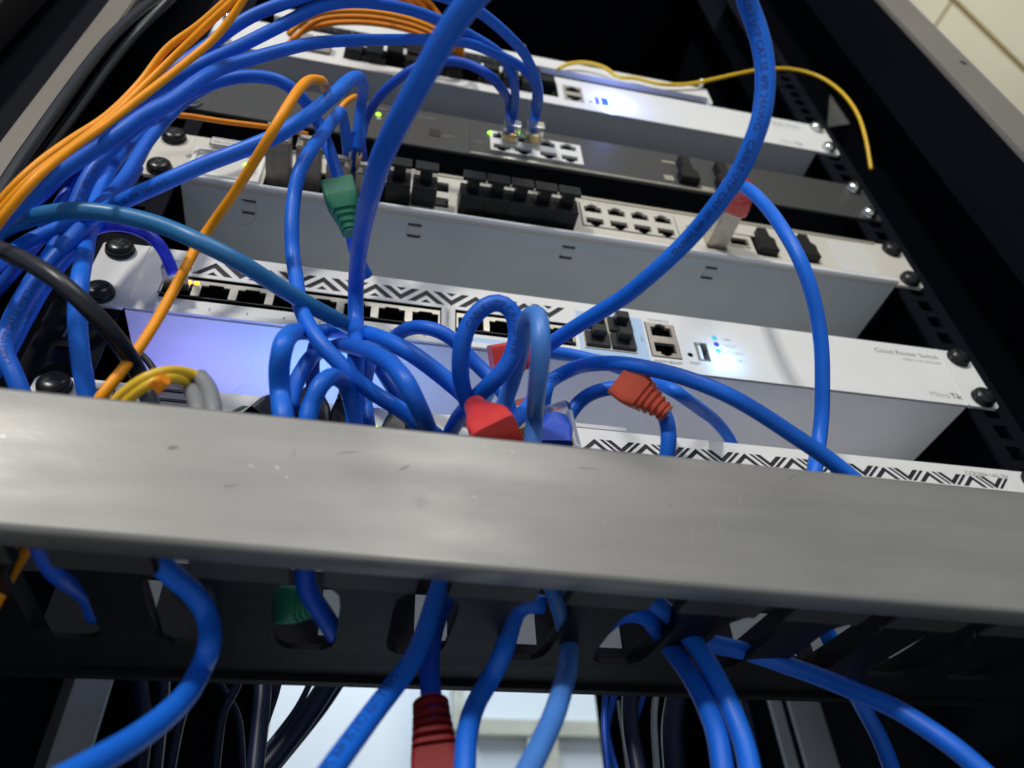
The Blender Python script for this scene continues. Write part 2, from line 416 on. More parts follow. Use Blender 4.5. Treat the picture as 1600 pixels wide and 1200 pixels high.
def tee_plug(parent, cx, cz, m='plugblack', cap=True):
    mb = MB().box(cx-7.0, cx+7.0, -13, 4, cz-6.2, cz+7.2)
    mb.box(cx-3.4, cx+3.4, -20, -13.01, cz-1.0, cz+6.5)
    mb.box(cx-6.6, cx+6.6, -22, -20.01, cz-1.0, cz+7.2)
    mb.box(cx+6.2, cx+6.9, -13.4, -13.02, cz-1, cz+1.2)
    return obj('dust_plug', mb, m, parent, bevel=.5)
def sfp_module(parent, cx, cz, L=22, latch=True, m='module', name='transceiver'):
    mb = MB().box(cx-6.7, cx+6.7, -L, 3, cz-5.6, cz+5.6)
    o = obj(name, mb, m, parent, bevel=.8)
    if latch:
        obj('latch', MB().box(cx-5, cx+5, -L-1.2, -L-.01, cz+1.5, cz+4.8).box(cx-6, cx-4.9, -L-5, -L-.02, cz+2, cz+4).box(cx+4.9, cx+6, -L-5, -L-.02, cz+2, cz+4), 'metal', o)
    obj('bore', MB().box(cx-3.2, cx+3.2, -L-.12, -L-.01, cz-4.4, cz+.4), 'socket', o)
    return o

# =================================================================== ROUTER B (silver face, many cages)
def router_b():
    zB = 2.3333*UU
    r = thing('network_router', 'silver-faced rack router with touch screen, row of black dust plugs and a blank-print sticker', 'network router', (0, 0, zB))
    holes = [rect(-216.5, -182.5, -14.5, 7.5), rect(-178.4, -96.5, -16.6, 4.6),
             rect(-88, -72.5, -14, 17), rect(-68.3, 1.8, -18.5, 4.5)]
    holes += [rect(9.5, 72.8, -8.2, 15.6)]
    holes += [rect(90, 104, -13, 6), rect(107.5, 121, -5.5, 2.2), rect(124.5, 139.5, -12, 8), rect(154, 169, -12, 8)]
    holes += [[(-100.5+1*0, -15), (-84.5-5, -15), (-84.5-5, 4.6), (-100.5, 4.6)]] if False else []
    obj('faceplate', MB().plate(rect(-221.4, 221.4, -22.2, 22.2), holes, 0, 1.6), 'beige', r)
    obj('top_edge', MB().box(-175, 221.3, -.9, -.02, 20.2, 22.2), 'metal', r)
    obj('lower_lip', MB().box(-221.3, 221.3, -3.2, -.02, -22.3, -20.2), 'bodylight', r, bevel=.5)
    ears(r, 'beige')
    chassis(r, 441, 340, 'bodyblue', holes=[h for x in (-92, 1, 94) for h in (rect(x-4, x+4, 7, 8.6), rect(x-4, x+4, -2+17, 16.8))])
    for x in (-185, -92, 1, 94):
        obj('latch_tab', MB().box(x-3.6, x+3.6, 9.4, 14.4, -22.5, -21.99), 'bodyblue', r)
    for x in (-185, -92, 1, 94):
        obj('latch_slot', MB().box(x-3.9, x+3.9, 7.2, 8.8, -22.08, -21.95).box(x-3.9, x+3.9, 15.2, 17.0, -22.08, -21.95).box(x-3.9, x-3.3, 14.0, 15.2, -22.08, -21.95).box(x+3.3, x+3.9, 14.0, 15.2, -22.08, -21.95), 'groove', r)
    sc = obj('touch_screen', MB().plate(rect(-219, -180.5, -16.5, 9.5), [rect(-216.8, -182.7, -14.3, 7.3)], -1.6, 1), 'white', r, bevel=.3)
    obj('glass', MB().box(-216.7, -182.8, -.6, 1.5, -14.2, 7.2), 'sticker', sc)
    tb = obj('name_plate', MB().box(-213, -181, -2.2, -.02, 12.5, 20.8), 'sticker', r, bevel=1.2)
    obj('raised_border', MB().plate(rect(-212, -182, 13.4, 19.9), [rect(-211.3, -182.7, 14.1, 19.2)], -2.6, -2.2), 'white', tb)
    text(tb, 'MikroTik ROUTERBOARD', -210.6, 15.3, 2.45, 'ink', y=-2.35)
    obj('screen_reflection', MB().disc_stack((-190, -1.6, -1.2), [(1.1, .1), (.8, .3), (.01, .4)], 12), 'ledgreen', r)  # green reflection on the screen, added as a glowing dot
    for i in range(4): sfp_module(r, -170.8+i*16.4, -6.0, L=(26, 25, 16, 14)[i])
    # gold spring fingers between the cages
    for x in (-129.2, -112.8):
        for dx in (0, 2.2): obj('spring_contact', MB().box(x+dx, x+dx+.9, -16, -.02, 1.5, 4.5).box(x+dx, x+dx+.9, -16.9, -16.01, 0, 5), 'gold', r, bevel=.2)
    tee_plug(r, -104.2, -8.5); tee_plug(r, -104.2+15.0+.2, -8.5)
    # neighbouring small sockets
    obj('port_frame', MB().plate(rect(-88, -72.5, -14, 17), [rect(-86.8, -73.7, 3.5, 13.5), rect(-86.8, -73.7, -12.6, -2.6)], -.3, 1.6), 'beige', r)
    obj('port_interior', MB().box(-87.5, -73, 7, 9, -13.5, 16.5), 'socket', r)
    for i in range(5): tee_plug(r, -61.6+i*14.2, -10.2)
    # 2 x 4 copper ports
    xs = [17.6+i*15.6 for i in range(4)]
    hs = [jack(x, 9.9, 1, 11.4, 5.6) if 0 else jack(x, 9.2, 1, 11.4, 6.0) for x in xs]+[jack(x, -2.8, -1, 11.4, 6.0) for x in xs]
    obj('port_frame', MB().plate(rect(9.7, 72.6, -8.1, 15.4), hs, -.5, 1.5), 'beige', r)
    obj('frame_gap', MB().plate(rect(8.9, 73.4, -8.9, 16.2), [rect(9.8, 72.5, -8.0, 15.3)], -.1, .05), 'groove', r)
    for x in xs: sockets(r, x, 9.9, 1, leds=False); sockets(r, x, -3.5, -1, leds=False)
    text(r, '1     3     5     7', 12, 17, 2.6, 'inkgray')
    m = sfp_module(r, 97, -5, L=32, latch=False, m='metal', name='transceiver')
    obj('spring_contact', MB().box(88.6, 90, -26, -21, -3, 0).box(104, 105.4, -26, -21, -3, 0), 'gold', m)
    obj('vent_line', MB().box(80, 139, -.1, -.01, 6.8, 7.8), 'groove', r)
    obj('port_frame', MB().plate(rect(107, 121.5, -6.5, 3.2), [rect(108.2, 120.3, -5, 1.7)], -.7, 1.5), 'metal', r)
    obj('port_interior', MB().box(107.6, 121, 7, 9, -5.4, 2.1), 'socket', r)
    for cx in (132, 161.5):
        q = [(-6.6, -11), (6.6, -11), (6.0, -5), (6.6, 1), (3.6, 4), (3.4, 12), (-3.4, 12), (-3.6, 4), (-6.6, 1), (-6.0, -5)]
        obj('dust_plug', MB().plate([(cx+x, z) for x, z in q], [], -5, 4), 'plugblack', r, bevel=.4)
    obj('sticker', MB().box(183, 212, -.25, -.02, -15.5, 17), 'sticker', r)
    text(r, 'SFP28', 88, 10.5, 2.5, 'inkgray'); text(r, 'CONSOLE', 104, 10.5, 2.5, 'inkgray')
    ring_mark(r, -190, 17, 8.5, -22.05, 'bodyblue'); ring_mark(r, 191, 17, 8.5, -22.05, 'bodyblue')
    return r
router_b()

# =================================================================== DARK ROUTER M
def router_m():
    r = thing('network_router', 'slim dark grey router with one green light and white-framed ports, under the top switch', 'network router', (0, 0, 4*UU))
    holes = [rect(-46.5, 18, -13.5, 11.5)]
    obj('faceplate', MB().plate(rect(-221.4, 221.4, -22.2, 22.2), holes, 0, 1.6), 'darkface', r)
    obj('lower_edge', MB().box(-60, 130, -1.2, -.02, -22.2, -20.4), 'metal', r, bevel=.3)
    ears(r, 'darkface', 'chrome', r=5.4)
    chassis(r, 441, 180, 'inside')
    xs = [-38.5, -24.0, -6.5, 8.5]
    hs = [jack(x, 5.2, 1, 11.4, 5.6) for x in xs]+[jack(x, -7.5, -1, 11.4, 5.6) for x in xs]
    obj('port_frame', MB().plate(rect(-46.2, 17.7, -13.2, 11.2), hs, -.5, 1.5), 'white', r)
    for i, x in enumerate(xs): sockets(r, x, 6.0, 1, leds=False); sockets(r, x, -8.0, -1, leds=False)
    for x in (-46.5, -30.9): obj('led', MB().box(x-1.2, x+1.2, -1.4, -.5, 5.5, 8.5), 'ledgreen', r, bevel=.5)
    obj('led', MB().disc_stack((-121, 0, 7.5), [(1.7, .1), (1.4, .8), (.01, 1)], 14), 'ledgreen', r, smooth=True)
    obj('led_lens', MB().disc_stack((-120.2, 0, 2.5), [(1.6, .1), (1.4, .5), (.01, .6)], 14), 'inklight', r, smooth=True)
    obj('usb_port', MB().box(-87, -80, -.4, 1, -8, 1), 'socket', r)
    obj('seam', MB().box(-60.5, -59.3, -.1, -.01, -19, 18), 'groove', r)
    text(r, 'PWR', -123, 15, 3.2, 'inkgray'); text(r, 'POWER', -94, 13, 3.2, 'inkgray'); text(r, 'RESET', -78, -6, 3, 'inkgray'); text(r, 'USB', -56, -6, 3, 'inkgray')
    for x in (93, 121):
        obj('dust_plug', MB().plate([(x-7, -16), (x+7, -16), (x+7, -6), (x+4, -3), (x+4, 12), (x-4, 12), (x-4, -3), (x-7, -6)], [], -6, 3), 'plugblack', r, bevel=.6)
    obj('silver_label', MB().box(76, 83, -.2, -.02, -14, -8).box(102, 112, -.2, -.02, -20, -15).box(78, 88, -.2, -.02, 9, 11), 'metal', r)
    return r
router_m()

# =================================================================== TOP SWITCH A
def switch_a():
    r = thing('network_switch', 'topmost white switch, with filled cages and a glowing blue-white light', 'network switch', (0, 0, 6*UU))
    holes = [rect(-184, -160, -11, 13), rect(-151, -96, -11, 13), rect(-92, 9, -11, 13), rect(13.5, 29, -12.5, 11)]
    obj('faceplate', MB().plate(rect(-221.4, 221.4, -22.2, 22.2), holes, 0, 1.6), 'white', r)
    ears(r, 'white', 'chrome', r=5.6)
    chassis(r, 441, 250, 'bodygray')
    obj('cage_interior', MB().box(-185, 10, 6, 8, -11.5, 13.5), 'socket', r)
    for row in (0, 1):
        for i in range(11):
            x = -144+i*14.4
            if i % 4 == 2 and row == 0: 
                obj('cage_plug', MB().box(x-5, x+5, -3, 5.9, 2, 9), 'metal', r, bevel=.4); continue
            obj('cage_plug', MB().box(x-6, x+6, -5-random.random()*3, 5.9, -10.3+row*12, -.6+row*12), 'plugblack', r, bevel=.4)
    for x in (-178, -166): obj('cage_plug', MB().box(x-5.4, x+5.4, -8, 5.9, -9, 0), 'metal', r, bevel=.4)
    obj('port_frame', MB().plate(rect(13.7, 28.8, -12.3, 10.8), [jack(21.2, 4.2, 1, 11.6, 6), jack(21.2, -7.0, -1, 11.6, 5.5)], -.4, 1.5), 'metal', r)
    sockets(r, 21.2, 4.9, 1, leds=False); sockets(r, 21.2, -7.2, -1, leds=False)
    obj('usb_port', MB().box(38.5, 41, -.3, 0, -10, 0).box(43.5, 49, -.3, 0, -10, 1), 'bluebox', r)
    obj('reset_button', MB().box(33, 35.2, -.1, 0, -9.6, -7.6), 'groove', r)
    obj('led', MB().disc_stack((53.5, 0, -.5), [(3.6, .1), (3.2, 1.4), (.01, 2)], 16), 'ledblue', r, smooth=True)
    text(r, 'Cloud Router Switch', 216, 12.5, 4.6, 'inkgray', align='R'); text(r, 'CRS326-24S+2Q+RM', 216, 8.4, 2.8, 'inklight', align='R')
    text(r, 'Mikro', 190, -17.5, 5.2, 'inklight'); text(r, 'Tik', 203, -17.5, 5.6, 'ink', spacing=.92)
    ring_mark(r, -165, 40, 9, -22.05, 'bodygray')
    return r
switch_a()

# =================================================================== WHITE TRAY E ABOVE A
def tray_e():
    r = thing('patch_panel', 'narrow white-rimmed black fibre panel resting on the topmost white switch', 'patch panel', (0, 0, 6*UU+22.4))
    x0, x1, z0, z1 = -205, 141, .2, 25
    obj('white_rim', MB().plate([(x0, z1), (x0, 9.5), (x1-2.4, 9.5), (x1-2.4, z0), (x1, z0), (x1, z1)][::-1][::-1], [], -2, 3), 'white', r)
    obj('housing', MB().box(x0+.5, x1-.5, 3.1, 120, z0+.3, z1-.5), 'black', r)
    for i in range(16):
        x = x0+14+i*12.2
        obj('adapter', MB().box(x-4.6, x+4.6, -1.5, 3, 1, 9), 'plugblack', r, bevel=.4)
    for x in (-17, 136): 
        obj('thumb_screw', MB().disc_stack((x, -2, z1+2.5), [(2.6, 0), (3.2, 4), (2.4, 6), (.01, 6.6)], 16), 'chrome', r, smooth=True)
    return r
tray_e()

# =================================================================== LOWER ROUTER D
def router_d():
    zD = -2*UU
    r = thing('network_router', 'white router just behind the grey bar, with thin slanted slots along its top edge', 'network router', (0, 0, zD))
    holes = []
    def slant(x, dirn, t=2.0, top=16.6, bot=9.6):
        h = top-bot
        P = [(x, bot), (x+t, bot), (x+t+dirn*h, top), (x+dirn*h, top)]
        return P
    for i in range(-1, 10):
        c = -17.2+25.0*i
        if c > -3:
            holes.append([(c-7.2, 16.6), (c, 9.4), (c+7.2, 16.6), (c+4.2, 16.6), (c, 12.4), (c-4.2, 16.6)])
        if c+3.2 > -13 and c+13 < 221: holes.append(slant(c+1.3, 1, 2.0))
        k = c+12.5
        if k < 216 and k > -5: holes.append([(k-7.2, 9.4), (k-4.2, 9.4), (k, 13.6), (k+4.2, 9.4), (k+7.2, 9.4), (k, 16.6)])
        if k+10 < 216 and k > -5: holes.append(slant(k+9.2, -1, 2.0))
    obj('faceplate', MB().plate(rect(-221.4, 221.4, -22.2, 22.2), holes, 0, .5), 'white', r)
    obj('vent_shade_sheet', MB().box(-20, 219, .7, 1.2, 7.6, 18), 'socket', r)  # black sheet in place of the shade behind the slots
    gv = MB()
    for i in range(5):
        c = -160+i*11
        gv.plate([(c, 9), (c+2.6, 9), (c-4.4, 16), (c-7, 16)] if i % 2 else [(c-7, 9), (c-4.4, 9), (c+2.6, 16), (c, 16)], [], -.12, -.02)
    obj('green_lit_slots', gv, 'slotgreen', r)  # strips on the face, coloured like the green light within
    ears(r, 'white')
    chassis(r, 441, 140, 'bodylight')
    obj('lid_catch', MB().box(-25, 12, -.3, 1.5, 22.25, 25.2).box(-23, -20, -.35, 1.6, 25.25, 26.2), 'bodygray', r, bevel=.4)
    lp = obj('badge', MB().box(-222, -201.5, -.5, -.02, 9.0, 20.6), 'sticker', r, bevel=.3)
    hx = [(-213.5+4.2*math.cos(math.pi/6+i*math.pi/3), 15+4.2*math.sin(math.pi/6+i*math.pi/3)) for i in range(6)]
    hi = [(-213.5+3.2*math.cos(math.pi/6+i*math.pi/3), 15+3.2*math.sin(math.pi/6+i*math.pi/3)) for i in range(6)]
    obj('hexagon_mark', MB().plate(hx, [hi], -.62, -.5), 'ink', lp)
    text(lp, 'G', -215.6, 13.4, 4.6, 'ink', y=-.62); text(lp, 'm', -206.6, 13.4, 5.2, 'ink', y=-.62)
    # copper port blocks, mostly hidden by the bar
    for x0 in (-140, -95, -60):
        port_block(r, [x0, x0+15, x0+30], [0], [1], pad=.8)
    text(r, '10', -73, 12.5, 4.2, 'inkgray', align='C'); text(r, '7', -126.5, 15, 3, 'inkgray', align='C')
    text(r, 'CCR2004-16G-2S+', 219, 18.0-1.2, 3.3, 'inkgray', align='R')
    for x, z, mm in ((-104.5, 10.5, 'ledgreen'), (-83, 11.2, 'ledamber'), (-50, 16, 'ledgreen'), (-30, 12, 'ledgreen')):
        obj('led', MB().box(x-1.6, x+1.6, -1, -.02, z-1, z+1), mm, r, bevel=.3)
    obj('latch_frame', MB().plate(rect(-112, -106, 10, 20), [rect(-111, -107, 11, 19)], -.9, -.2), 'metal', r)
    obj('small_socket', MB().box(-70, -64, -3.5, 0, 17.5, 22), 'socket', r)
    b = obj('blue_light', MB().disc_stack((-132, 0, 17.5), [(1.6, .1), (1.4, 1.4), (.01, 1.8)], 14), 'ledblue', r, smooth=True)
    return r
router_d()

# =================================================================== CABLE MANAGER
def manager():
    r = thing('cable_manager', 'horizontal finger duct with a plain scuffed grey front cover across the foreground', 'cable manager', (0, 0, 0))
    # cover: rounded channel profile swept in X (front face y=-90, rounded foot, short return)
    prof = [(-82, -149.2), (-88.0, -149.2), (-89.2, -149.6), (-90, -150.8)]
    prof += [(-90, -188.2)]
    for i in range(1, 9):
        a = i/8*math.pi/2; prof.append((-90+1.6*(1-math.cos(a)), -188.2-1.6*math.sin(a)))
    prof += [(-80.0, -188.6), (-80.0, -187.2)]
    inner = [(-87.2, -187.6), (-88.8, -186.4), (-88.8, -151), (-82, -150.4)]
    P = prof+inner
    vs = []; xs = [-262, 262]
    for x in xs:
        for y, z in P:
            f = min(max((-149-z)/39, 0), 1)
            vs.append((x, y, z - (x+60)*.010*(1-f) - (x+190)*.023*f))
    n = len(P)
    fs = [[i, (i+1) % n, n+(i+1) % n, n+i] for i in range(n)]
    fs += [list(range(n))[::-1], [n+i for i in range(n)]]
    o = obj('front_cover', MB().add(vs, fs), 'bar', r)
    for p in o.data.polygons: p.use_smooth = abs(p.normal.y) < .999 and abs(p.normal.x) < .5 and abs(p.normal.z) < .999
    # finger floor: sheet with T shaped slots open to the front
    outer = [(-240, 0), (240, 0)]
    front = -80.0
    outer_pts = [(-240, -.5), (-240, front)]
    holes = []
    cs = [c for c in [-119.6+33.0*i for i in range(-3, 11)]]
    pts = [(-240, front)]
    for c in cs:
        pts += [(c-4, front), (c-4, -70), (c-6.5, -67.5), (c-8.6, -64), (c-9.2, -58), (c-9.0, -34), (c-8, -29), (c-5, -26), (c+5, -26), (c+8, -29), (c+9.0, -34), (c+9.2, -58), (c+8.6, -64), (c+6.5, -67.5), (c+4, -70), (c+4, front)]
    pts += [(240, front), (240, -1), (-240, -1)]
    zf = -187.4
    fb = MB().hplate(pts, [], zf, zf+1.8)
    for q in fb.v: q.z -= (q.x+190)*.022*(-q.y/80)
    obj('finger_comb', fb, 'black', r)
    tips = MB()
    for c in cs[:-1]:
        t = MB().box(c+4.6, c+28.4, -79.6, -70.5, zf-1.0, zf-.02)
        for q in t.v: q.z -= (q.x+190)*.022*(-q.y/80)
        obj('finger_tip', t, 'tips', r)
    # rib walls on both long sides of every opening
    for c in cs:
        mb = MB()
        for sx in (-1, 1):
            mb.box(c+sx*12.2-.7, c+sx*12.2+.7, -72, -4, zf+1.81, zf+9)
        for q in mb.v: q.z -= (q.x+190)*.022*(-q.y/80)
        obj('finger_rib', mb, 'black', r)
    obj('back_panel', MB().plate(rect(-250, 250, -188.6, -148), [rect(-225+i*33+(.5 if i > 6 else 9), -225+i*33+(27 if i > 6 else 21), -172, -154) for i in range(14)], -.9, 1), 'inside', r)
    obj('back_flange', MB().box(-250, 250, -5.5, -.95, -189.6, -187.45), 'black', r, bevel=.4)
    for s in (-1, 1): obj('end_cheek', MB().box(s*252-1, s*252+1, -80, 0, -187, -150), 'black', r)
    obj('paint_chip', MB().disc_stack((0, 0, 0), [(1.3, 0), (1.0, .15), (.01, .18)], 7), 'sticker', r, (0, 0, 0))
    bpy.data.objects[-1] if False else None
    return r
mgr = manager()
chip = [c for c in mgr.children if c.name.startswith('paint_chip')][0]
chip.location = onZ(1137, 908, -188.9)*S; chip.rotation_euler.x = math.radians(90)

MK = ('scratch', 'scuff')
def mark(a, b, w):
    A = onY(*a, -90.06); B = onY(*b, -90.06); d = (B-A).normalized(); n = Vector((-d.z, 0, d.x))*w/2
    obj(MK[0], MB().add([A+n, A.lerp(B, .5)+n*1.5, B+n*.4, B-n*.4, A.lerp(B, .5)-n, A-n], [[0, 1, 2, 3, 4, 5]]), MK[1], mgr)
for a, b, w in (((305, 672), (360, 656), .22), ((430, 728), (436, 734), .8), ((388, 726), (396, 729), .7), ((446, 744), (450, 747), .6),
    ((1, 681), (9, 683), 1.1), ((1078, 825), (1084, 850), .2), ((1122, 812), (1128, 834), .2), ((1155, 775), (1158, 788), .3), ((1115, 796), (1140, 800), .3), ((798, 703), (803, 706), .6), ((1400, 798), (1403, 799), .5), ((740, 775), (743, 779), .4), ((1240, 765), (1265, 768), .15), ((590, 700), (640, 694), .1)):
    mark(a, b, w*.55)
MK = ('scuff_mark', 'scuffdark')
for a, b, w in (((262, 700), (280, 699), 1.2), ((530, 708), (560, 706), .3), ((625, 734), (640, 727), .5), ((460, 702), (458, 716), .25), ((1225, 753), (1245, 742), .25), ((1045, 790), (1052, 792), .3), ((350, 760), (372, 758), .3), ((905, 730), (930, 733), .25)):
    mark(a, b, w*.7)

# =================================================================== CABINET
def rail(x0, x1, inner, lab):
    r = thing('rack_rail', lab, 'rack rail', (0, 0, 0))
    holes = []
    k = -260
    xc = (x0+x1)/2
    while k < 560:
        holes.append(rect(xc-4.7, xc+4.7, k-4.7, k+4.7)); k += UU/3
    obj('mounting_strip', MB().plate(rect(x0, x1, -420, 620), holes, 2.2, 4.2), 'inside', r)
    s = inner
    obj('side_flange', MB().box(s-1, s+1, 4.25, 60, -420, 620), 'inside', r)
    mb = MB()
    k = -240
    while k < 560: mb.box(s-1.25, s+1.25, 20, 24, k-7, k+7); k += 32
    obj('slot_row', mb, 'postdark', r)
    return r
rail(-250, -222.6, -251.1, 'black punched mounting rail carrying the left ends of the devices')
rail(222.6, 250, 251.1, 'black punched mounting rail carrying the right ends of the devices')
cab = thing('rack_cabinet', 'black steel server cabinet enclosing the devices', 'cabinet', (0, 0, 0))
obj('side_panel', MB().box(-372, -368, 0, 620, -900, 900), 'inside', cab)
obj('side_panel', MB().box(330, 334, -60, 620, -900, 900), 'inside', cab)
obj('roof', MB().box(-374, 336, -50, 620, 900.1, 904), 'inside', cab)
obj('inner_gusset', MB().box(252.5, 330, 62, 64, -900, 900), 'inside', cab)
obj('inner_gusset', MB().box(-368, -252.5, 62, 64, -900, 900), 'inside', cab)
obj('rear_panel', MB().plate(rect(-367, 329, -900, 899), [rect(-173, 196, -880, 120)], 616, 620), 'inside', cab)
# front posts
pl = thing('cabinet_post', 'pale taupe upright on the left side, partly covered by a black cable', 'cabinet post', (0, 0, 0))
obj('upright', MB().box(-297.5, -283.5, -20, -14, -900, 1200), 'post', pl, bevel=.8)
obj('frame_fold', MB().box(-366, -297.6, -18, -12, -900, 1200), 'inside', pl)  # black cabinet frame continuing left of the upright
pd = thing('open_cabinet_frame', 'black edge of the open cabinet door at the far upper left', 'cabinet door', (0, 0, 0))
obj('door_edge', MB().box(-352, -322, -52, -22, -900, 1200), 'black', pd, bevel=5)
obj('door_panel', MB().box(-420, -353, -50, -44, -900, 1200), 'inside', pd)
pr = thing('cabinet_post', 'grey-brown upright with small specks on the right side, beside the cream ceiling', 'cabinet post', (0, 0, 0))
obj('upright', MB().box(279, 316, -80, -76, -900, 1600), 'postdark', pr, bevel=1)
obj('inner_return', MB().box(279, 281, -75.9, -30, -900, 1600), 'inside', pr)
obj('outer_return', MB().box(314, 316, -75.9, -62, -900, 1600), 'postdark', pr)
q = onY(1505, 98, -80); obj('rivet_hole', MB().box(q.x-2.2, q.x+2.2, -80.3, -80.01, q.z-2.6, q.z+2.6), 'socket', pr)

# =================================================================== ROOM
zc = 1900
cm = MB().box(300, 4200, -2500, 3600, zc, zc+20)
struct('ceiling', cm, 'cream')
def seam(a, b, w, name='ceiling_seam'):
    A = onZ(*a, zc-3); B = onZ(*b, zc-3); d = (B-A).normalized(); A = A-d*900; B = B+d*900
    n = Vector((-d.y, d.x, 0))*w
    return [A+n, B+n, B-n, A-n]
sm = MB()
for a, b, w in (((1490, 0), (1600, 108), 5.5),):
    k = seam(a, b, w); sm.add(k+[v+Vector((0, 0, 2.9)) for v in k], [[0, 1, 2, 3], [7, 6, 5, 4], [0, 4, 5, 1], [1, 5, 6, 2], [2, 6, 7, 3], [3, 7, 4, 0]])
a, b = onZ(1487, 3, zc-3), onZ(1466, 34, zc-3); d = (b-a).normalized(); n = Vector((-d.y, d.x, 0))*2.5
k = [a+n, b+d*600+n, b+d*600-n, a-n]; sm.add(k+[v+Vector((0, 0, 2.9)) for v in k], [[0, 1, 2, 3], [7, 6, 5, 4], [0, 4, 5, 1], [1, 5, 6, 2], [2, 6, 7, 3], [3, 7, 4, 0]])
o = struct('ceiling_joint', sm, 'seam')
struct('rear_wall', MB().box(-2600, 2600, 2000, 2020, -900, 1880), 'wallwhite')
struct('floor', MB().box(-2600, 4200, -2500, 3600, -920, -900.5), 'greypaint')
tr = thing('wall_trunking', 'blurred beige conduit with a vertical leg on the white wall behind the rack', 'conduit', (0, 0, 0))
A = onY(742, 1128, 1990); B = onY(742, 1152, 1990); C_ = onY(960, 1140, 1990)
obj('horizontal_duct', MB().box(A.x, C_.x+400, 1960, 1999, B.z, A.z), 'trunk', tr)
A2 = onY(706, 1080, 1990); B2 = onY(722, 1080, 1990)
obj('vertical_duct', MB().box(A2.x, B2.x, 1965, 1999, A.z-30, 1500), 'trunk', tr)
A3 = onY(822, 1160, 1990); B3 = onY(868, 1160, 1990)
obj('lower_duct', MB().box(A3.x, B3.x, 1965, 1999, -300, B.z-.5), 'trunk', tr)

# rear posts seen under the manager
rp = thing('rear_post', 'dull grey folded upright at the back of the rack, lower left', 'rear post', (0, 0, 0))
a = onY(85, 1060, 320).x; b = onY(118, 1060, 320).x; c = onY(176, 1060, 320).x
obj('flat_face', MB().box(b, c, 320, 324, -900, 600), 'greypaint', rp, bevel=.5)
mb = MB(); mb.add([(a, 340, -900), (b-.1, 320, -900), (b-.1, 324, -900), (a, 344, -900), (a, 340, 600), (b-.1, 320, 600), (b-.1, 324, 600), (a, 344, 600)], [[0, 1, 5, 4], [1, 2, 6, 5], [2, 3, 7, 6], [3, 0, 4, 7], [4, 5, 6, 7], [3, 2, 1, 0]])
obj('angled_face', mb, 'greypaint', rp)
rp2 = thing('rear_post', 'pair of dull blue-grey uprights at the back of the rack, lower right', 'rear post', (0, 0, 0))
a = onY(1203, 1095, 320).x; b = onY(1220, 1095, 320).x
obj('narrow_face', MB().box(a, b, 320, 324, -900, 600), 'greypaint', rp2)
a = onY(1235, 1095, 320).x; b = onY(1282, 1095, 320).x
obj('wide_face', MB().box(a, b, 322, 326, -900, 600), 'greypaint', rp2)

# =================================================================== CABLES
def catmull(P, step=2.0):
    Q = [P[0]*2-P[1]]+P+[P[-1]*2-P[-2]]
    out = []
    for i in range(1, len(Q)-2):
        p0, p1, p2, p3 = Q[i-1:i+3]
        n = max(2, int((p2-p1).length/step))
        # centripetal
        def tj(t, a, b): return t+max((b-a).length, 1e-4)**.5
        t0 = 0; t1 = tj(t0, p0, p1); t2 = tj(t1, p1, p2); t3 = tj(t2, p2, p3)
        for k in range(n):
            t = t1+(t2-t1)*k/n
            A1 = p0*((t1-t)/(t1-t0))+p1*((t-t0)/(t1-t0)); A2 = p1*((t2-t)/(t2-t1))+p2*((t-t1)/(t2-t1)); A3 = p2*((t3-t)/(t3-t2))+p3*((t-t2)/(t3-t2))
            B1 = A1*((t2-t)/(t2-t0))+A2*((t-t0)/(t2-t0)); B2 = A2*((t3-t)/(t3-t1))+A3*((t-t1)/(t3-t1))
            out.append(B1*((t2-t)/(t2-t1))+B2*((t-t1)/(t2-t1)))
    out.append(P[-1])
    for _ in range(2):
        out = [out[0]]+[(out[i-1]+out[i]*2+out[i+1])/4 for i in range(1, len(out)-1)]+[out[-1]]
    return out
def tube(path, r, seg=14, caps=True):
    mb = MB(); n = len(path); vs = []; fs = []
    T = [(path[min(i+1, n-1)]-path[max(i-1, 0)]).normalized() for i in range(n)]
    u = T[0].orthogonal().normalized()
    for i in range(n):
        u = (u-T[i]*u.dot(T[i])).normalized(); w = T[i].cross(u)
        for k in range(seg):
            a = 2*math.pi*k/seg; vs.append(path[i]+(u*math.cos(a)+w*math.sin(a))*r)
    for i in range(n-1):
        for k in range(seg): fs.append([i*seg+k, i*seg+(k+1) % seg, (i+1)*seg+(k+1) % seg, (i+1)*seg+k])
    if caps: fs.append(list(range(seg))[::-1]); fs.append([(n-1)*seg+k for k in range(seg)])
    return mb.add(vs, fs)
def resolve(pts, dia):
    """(x, y, w): w>0 apparent thickness gives the distance; w<=0 gives the Y plane; ('y', v) any Y; Vector as is"""
    out = []
    for q in pts:
        if isinstance(q, Vector): out.append(q); continue
        x, y, w = q
        if isinstance(w, tuple): out.append(onY(x, y, w[1])); continue
        if w <= 0: out.append(onY(x, y, w)); continue
        p = atD(x, y, FPX*dia/w)
        lim = -dia/2-1.5
        if p.y > lim: p = onY(x, y, lim)
        out.append(p)
    # even out the distances a little
    dist = [(p-CAM).length for p in out]; d2 = dist[:]
    for i in range(1, len(out)-1): d2[i] = dist[i]*.5+(dist[i-1]+dist[i+1])*.25
    res = []
    for q, p, a, b in zip(pts, out, dist, d2):
        res.append(p if isinstance(q, Vector) or (not isinstance(q, Vector) and (isinstance(q[2], tuple) or q[2] <= 0)) else CAM+(p-CAM)*(b/a))
    return res
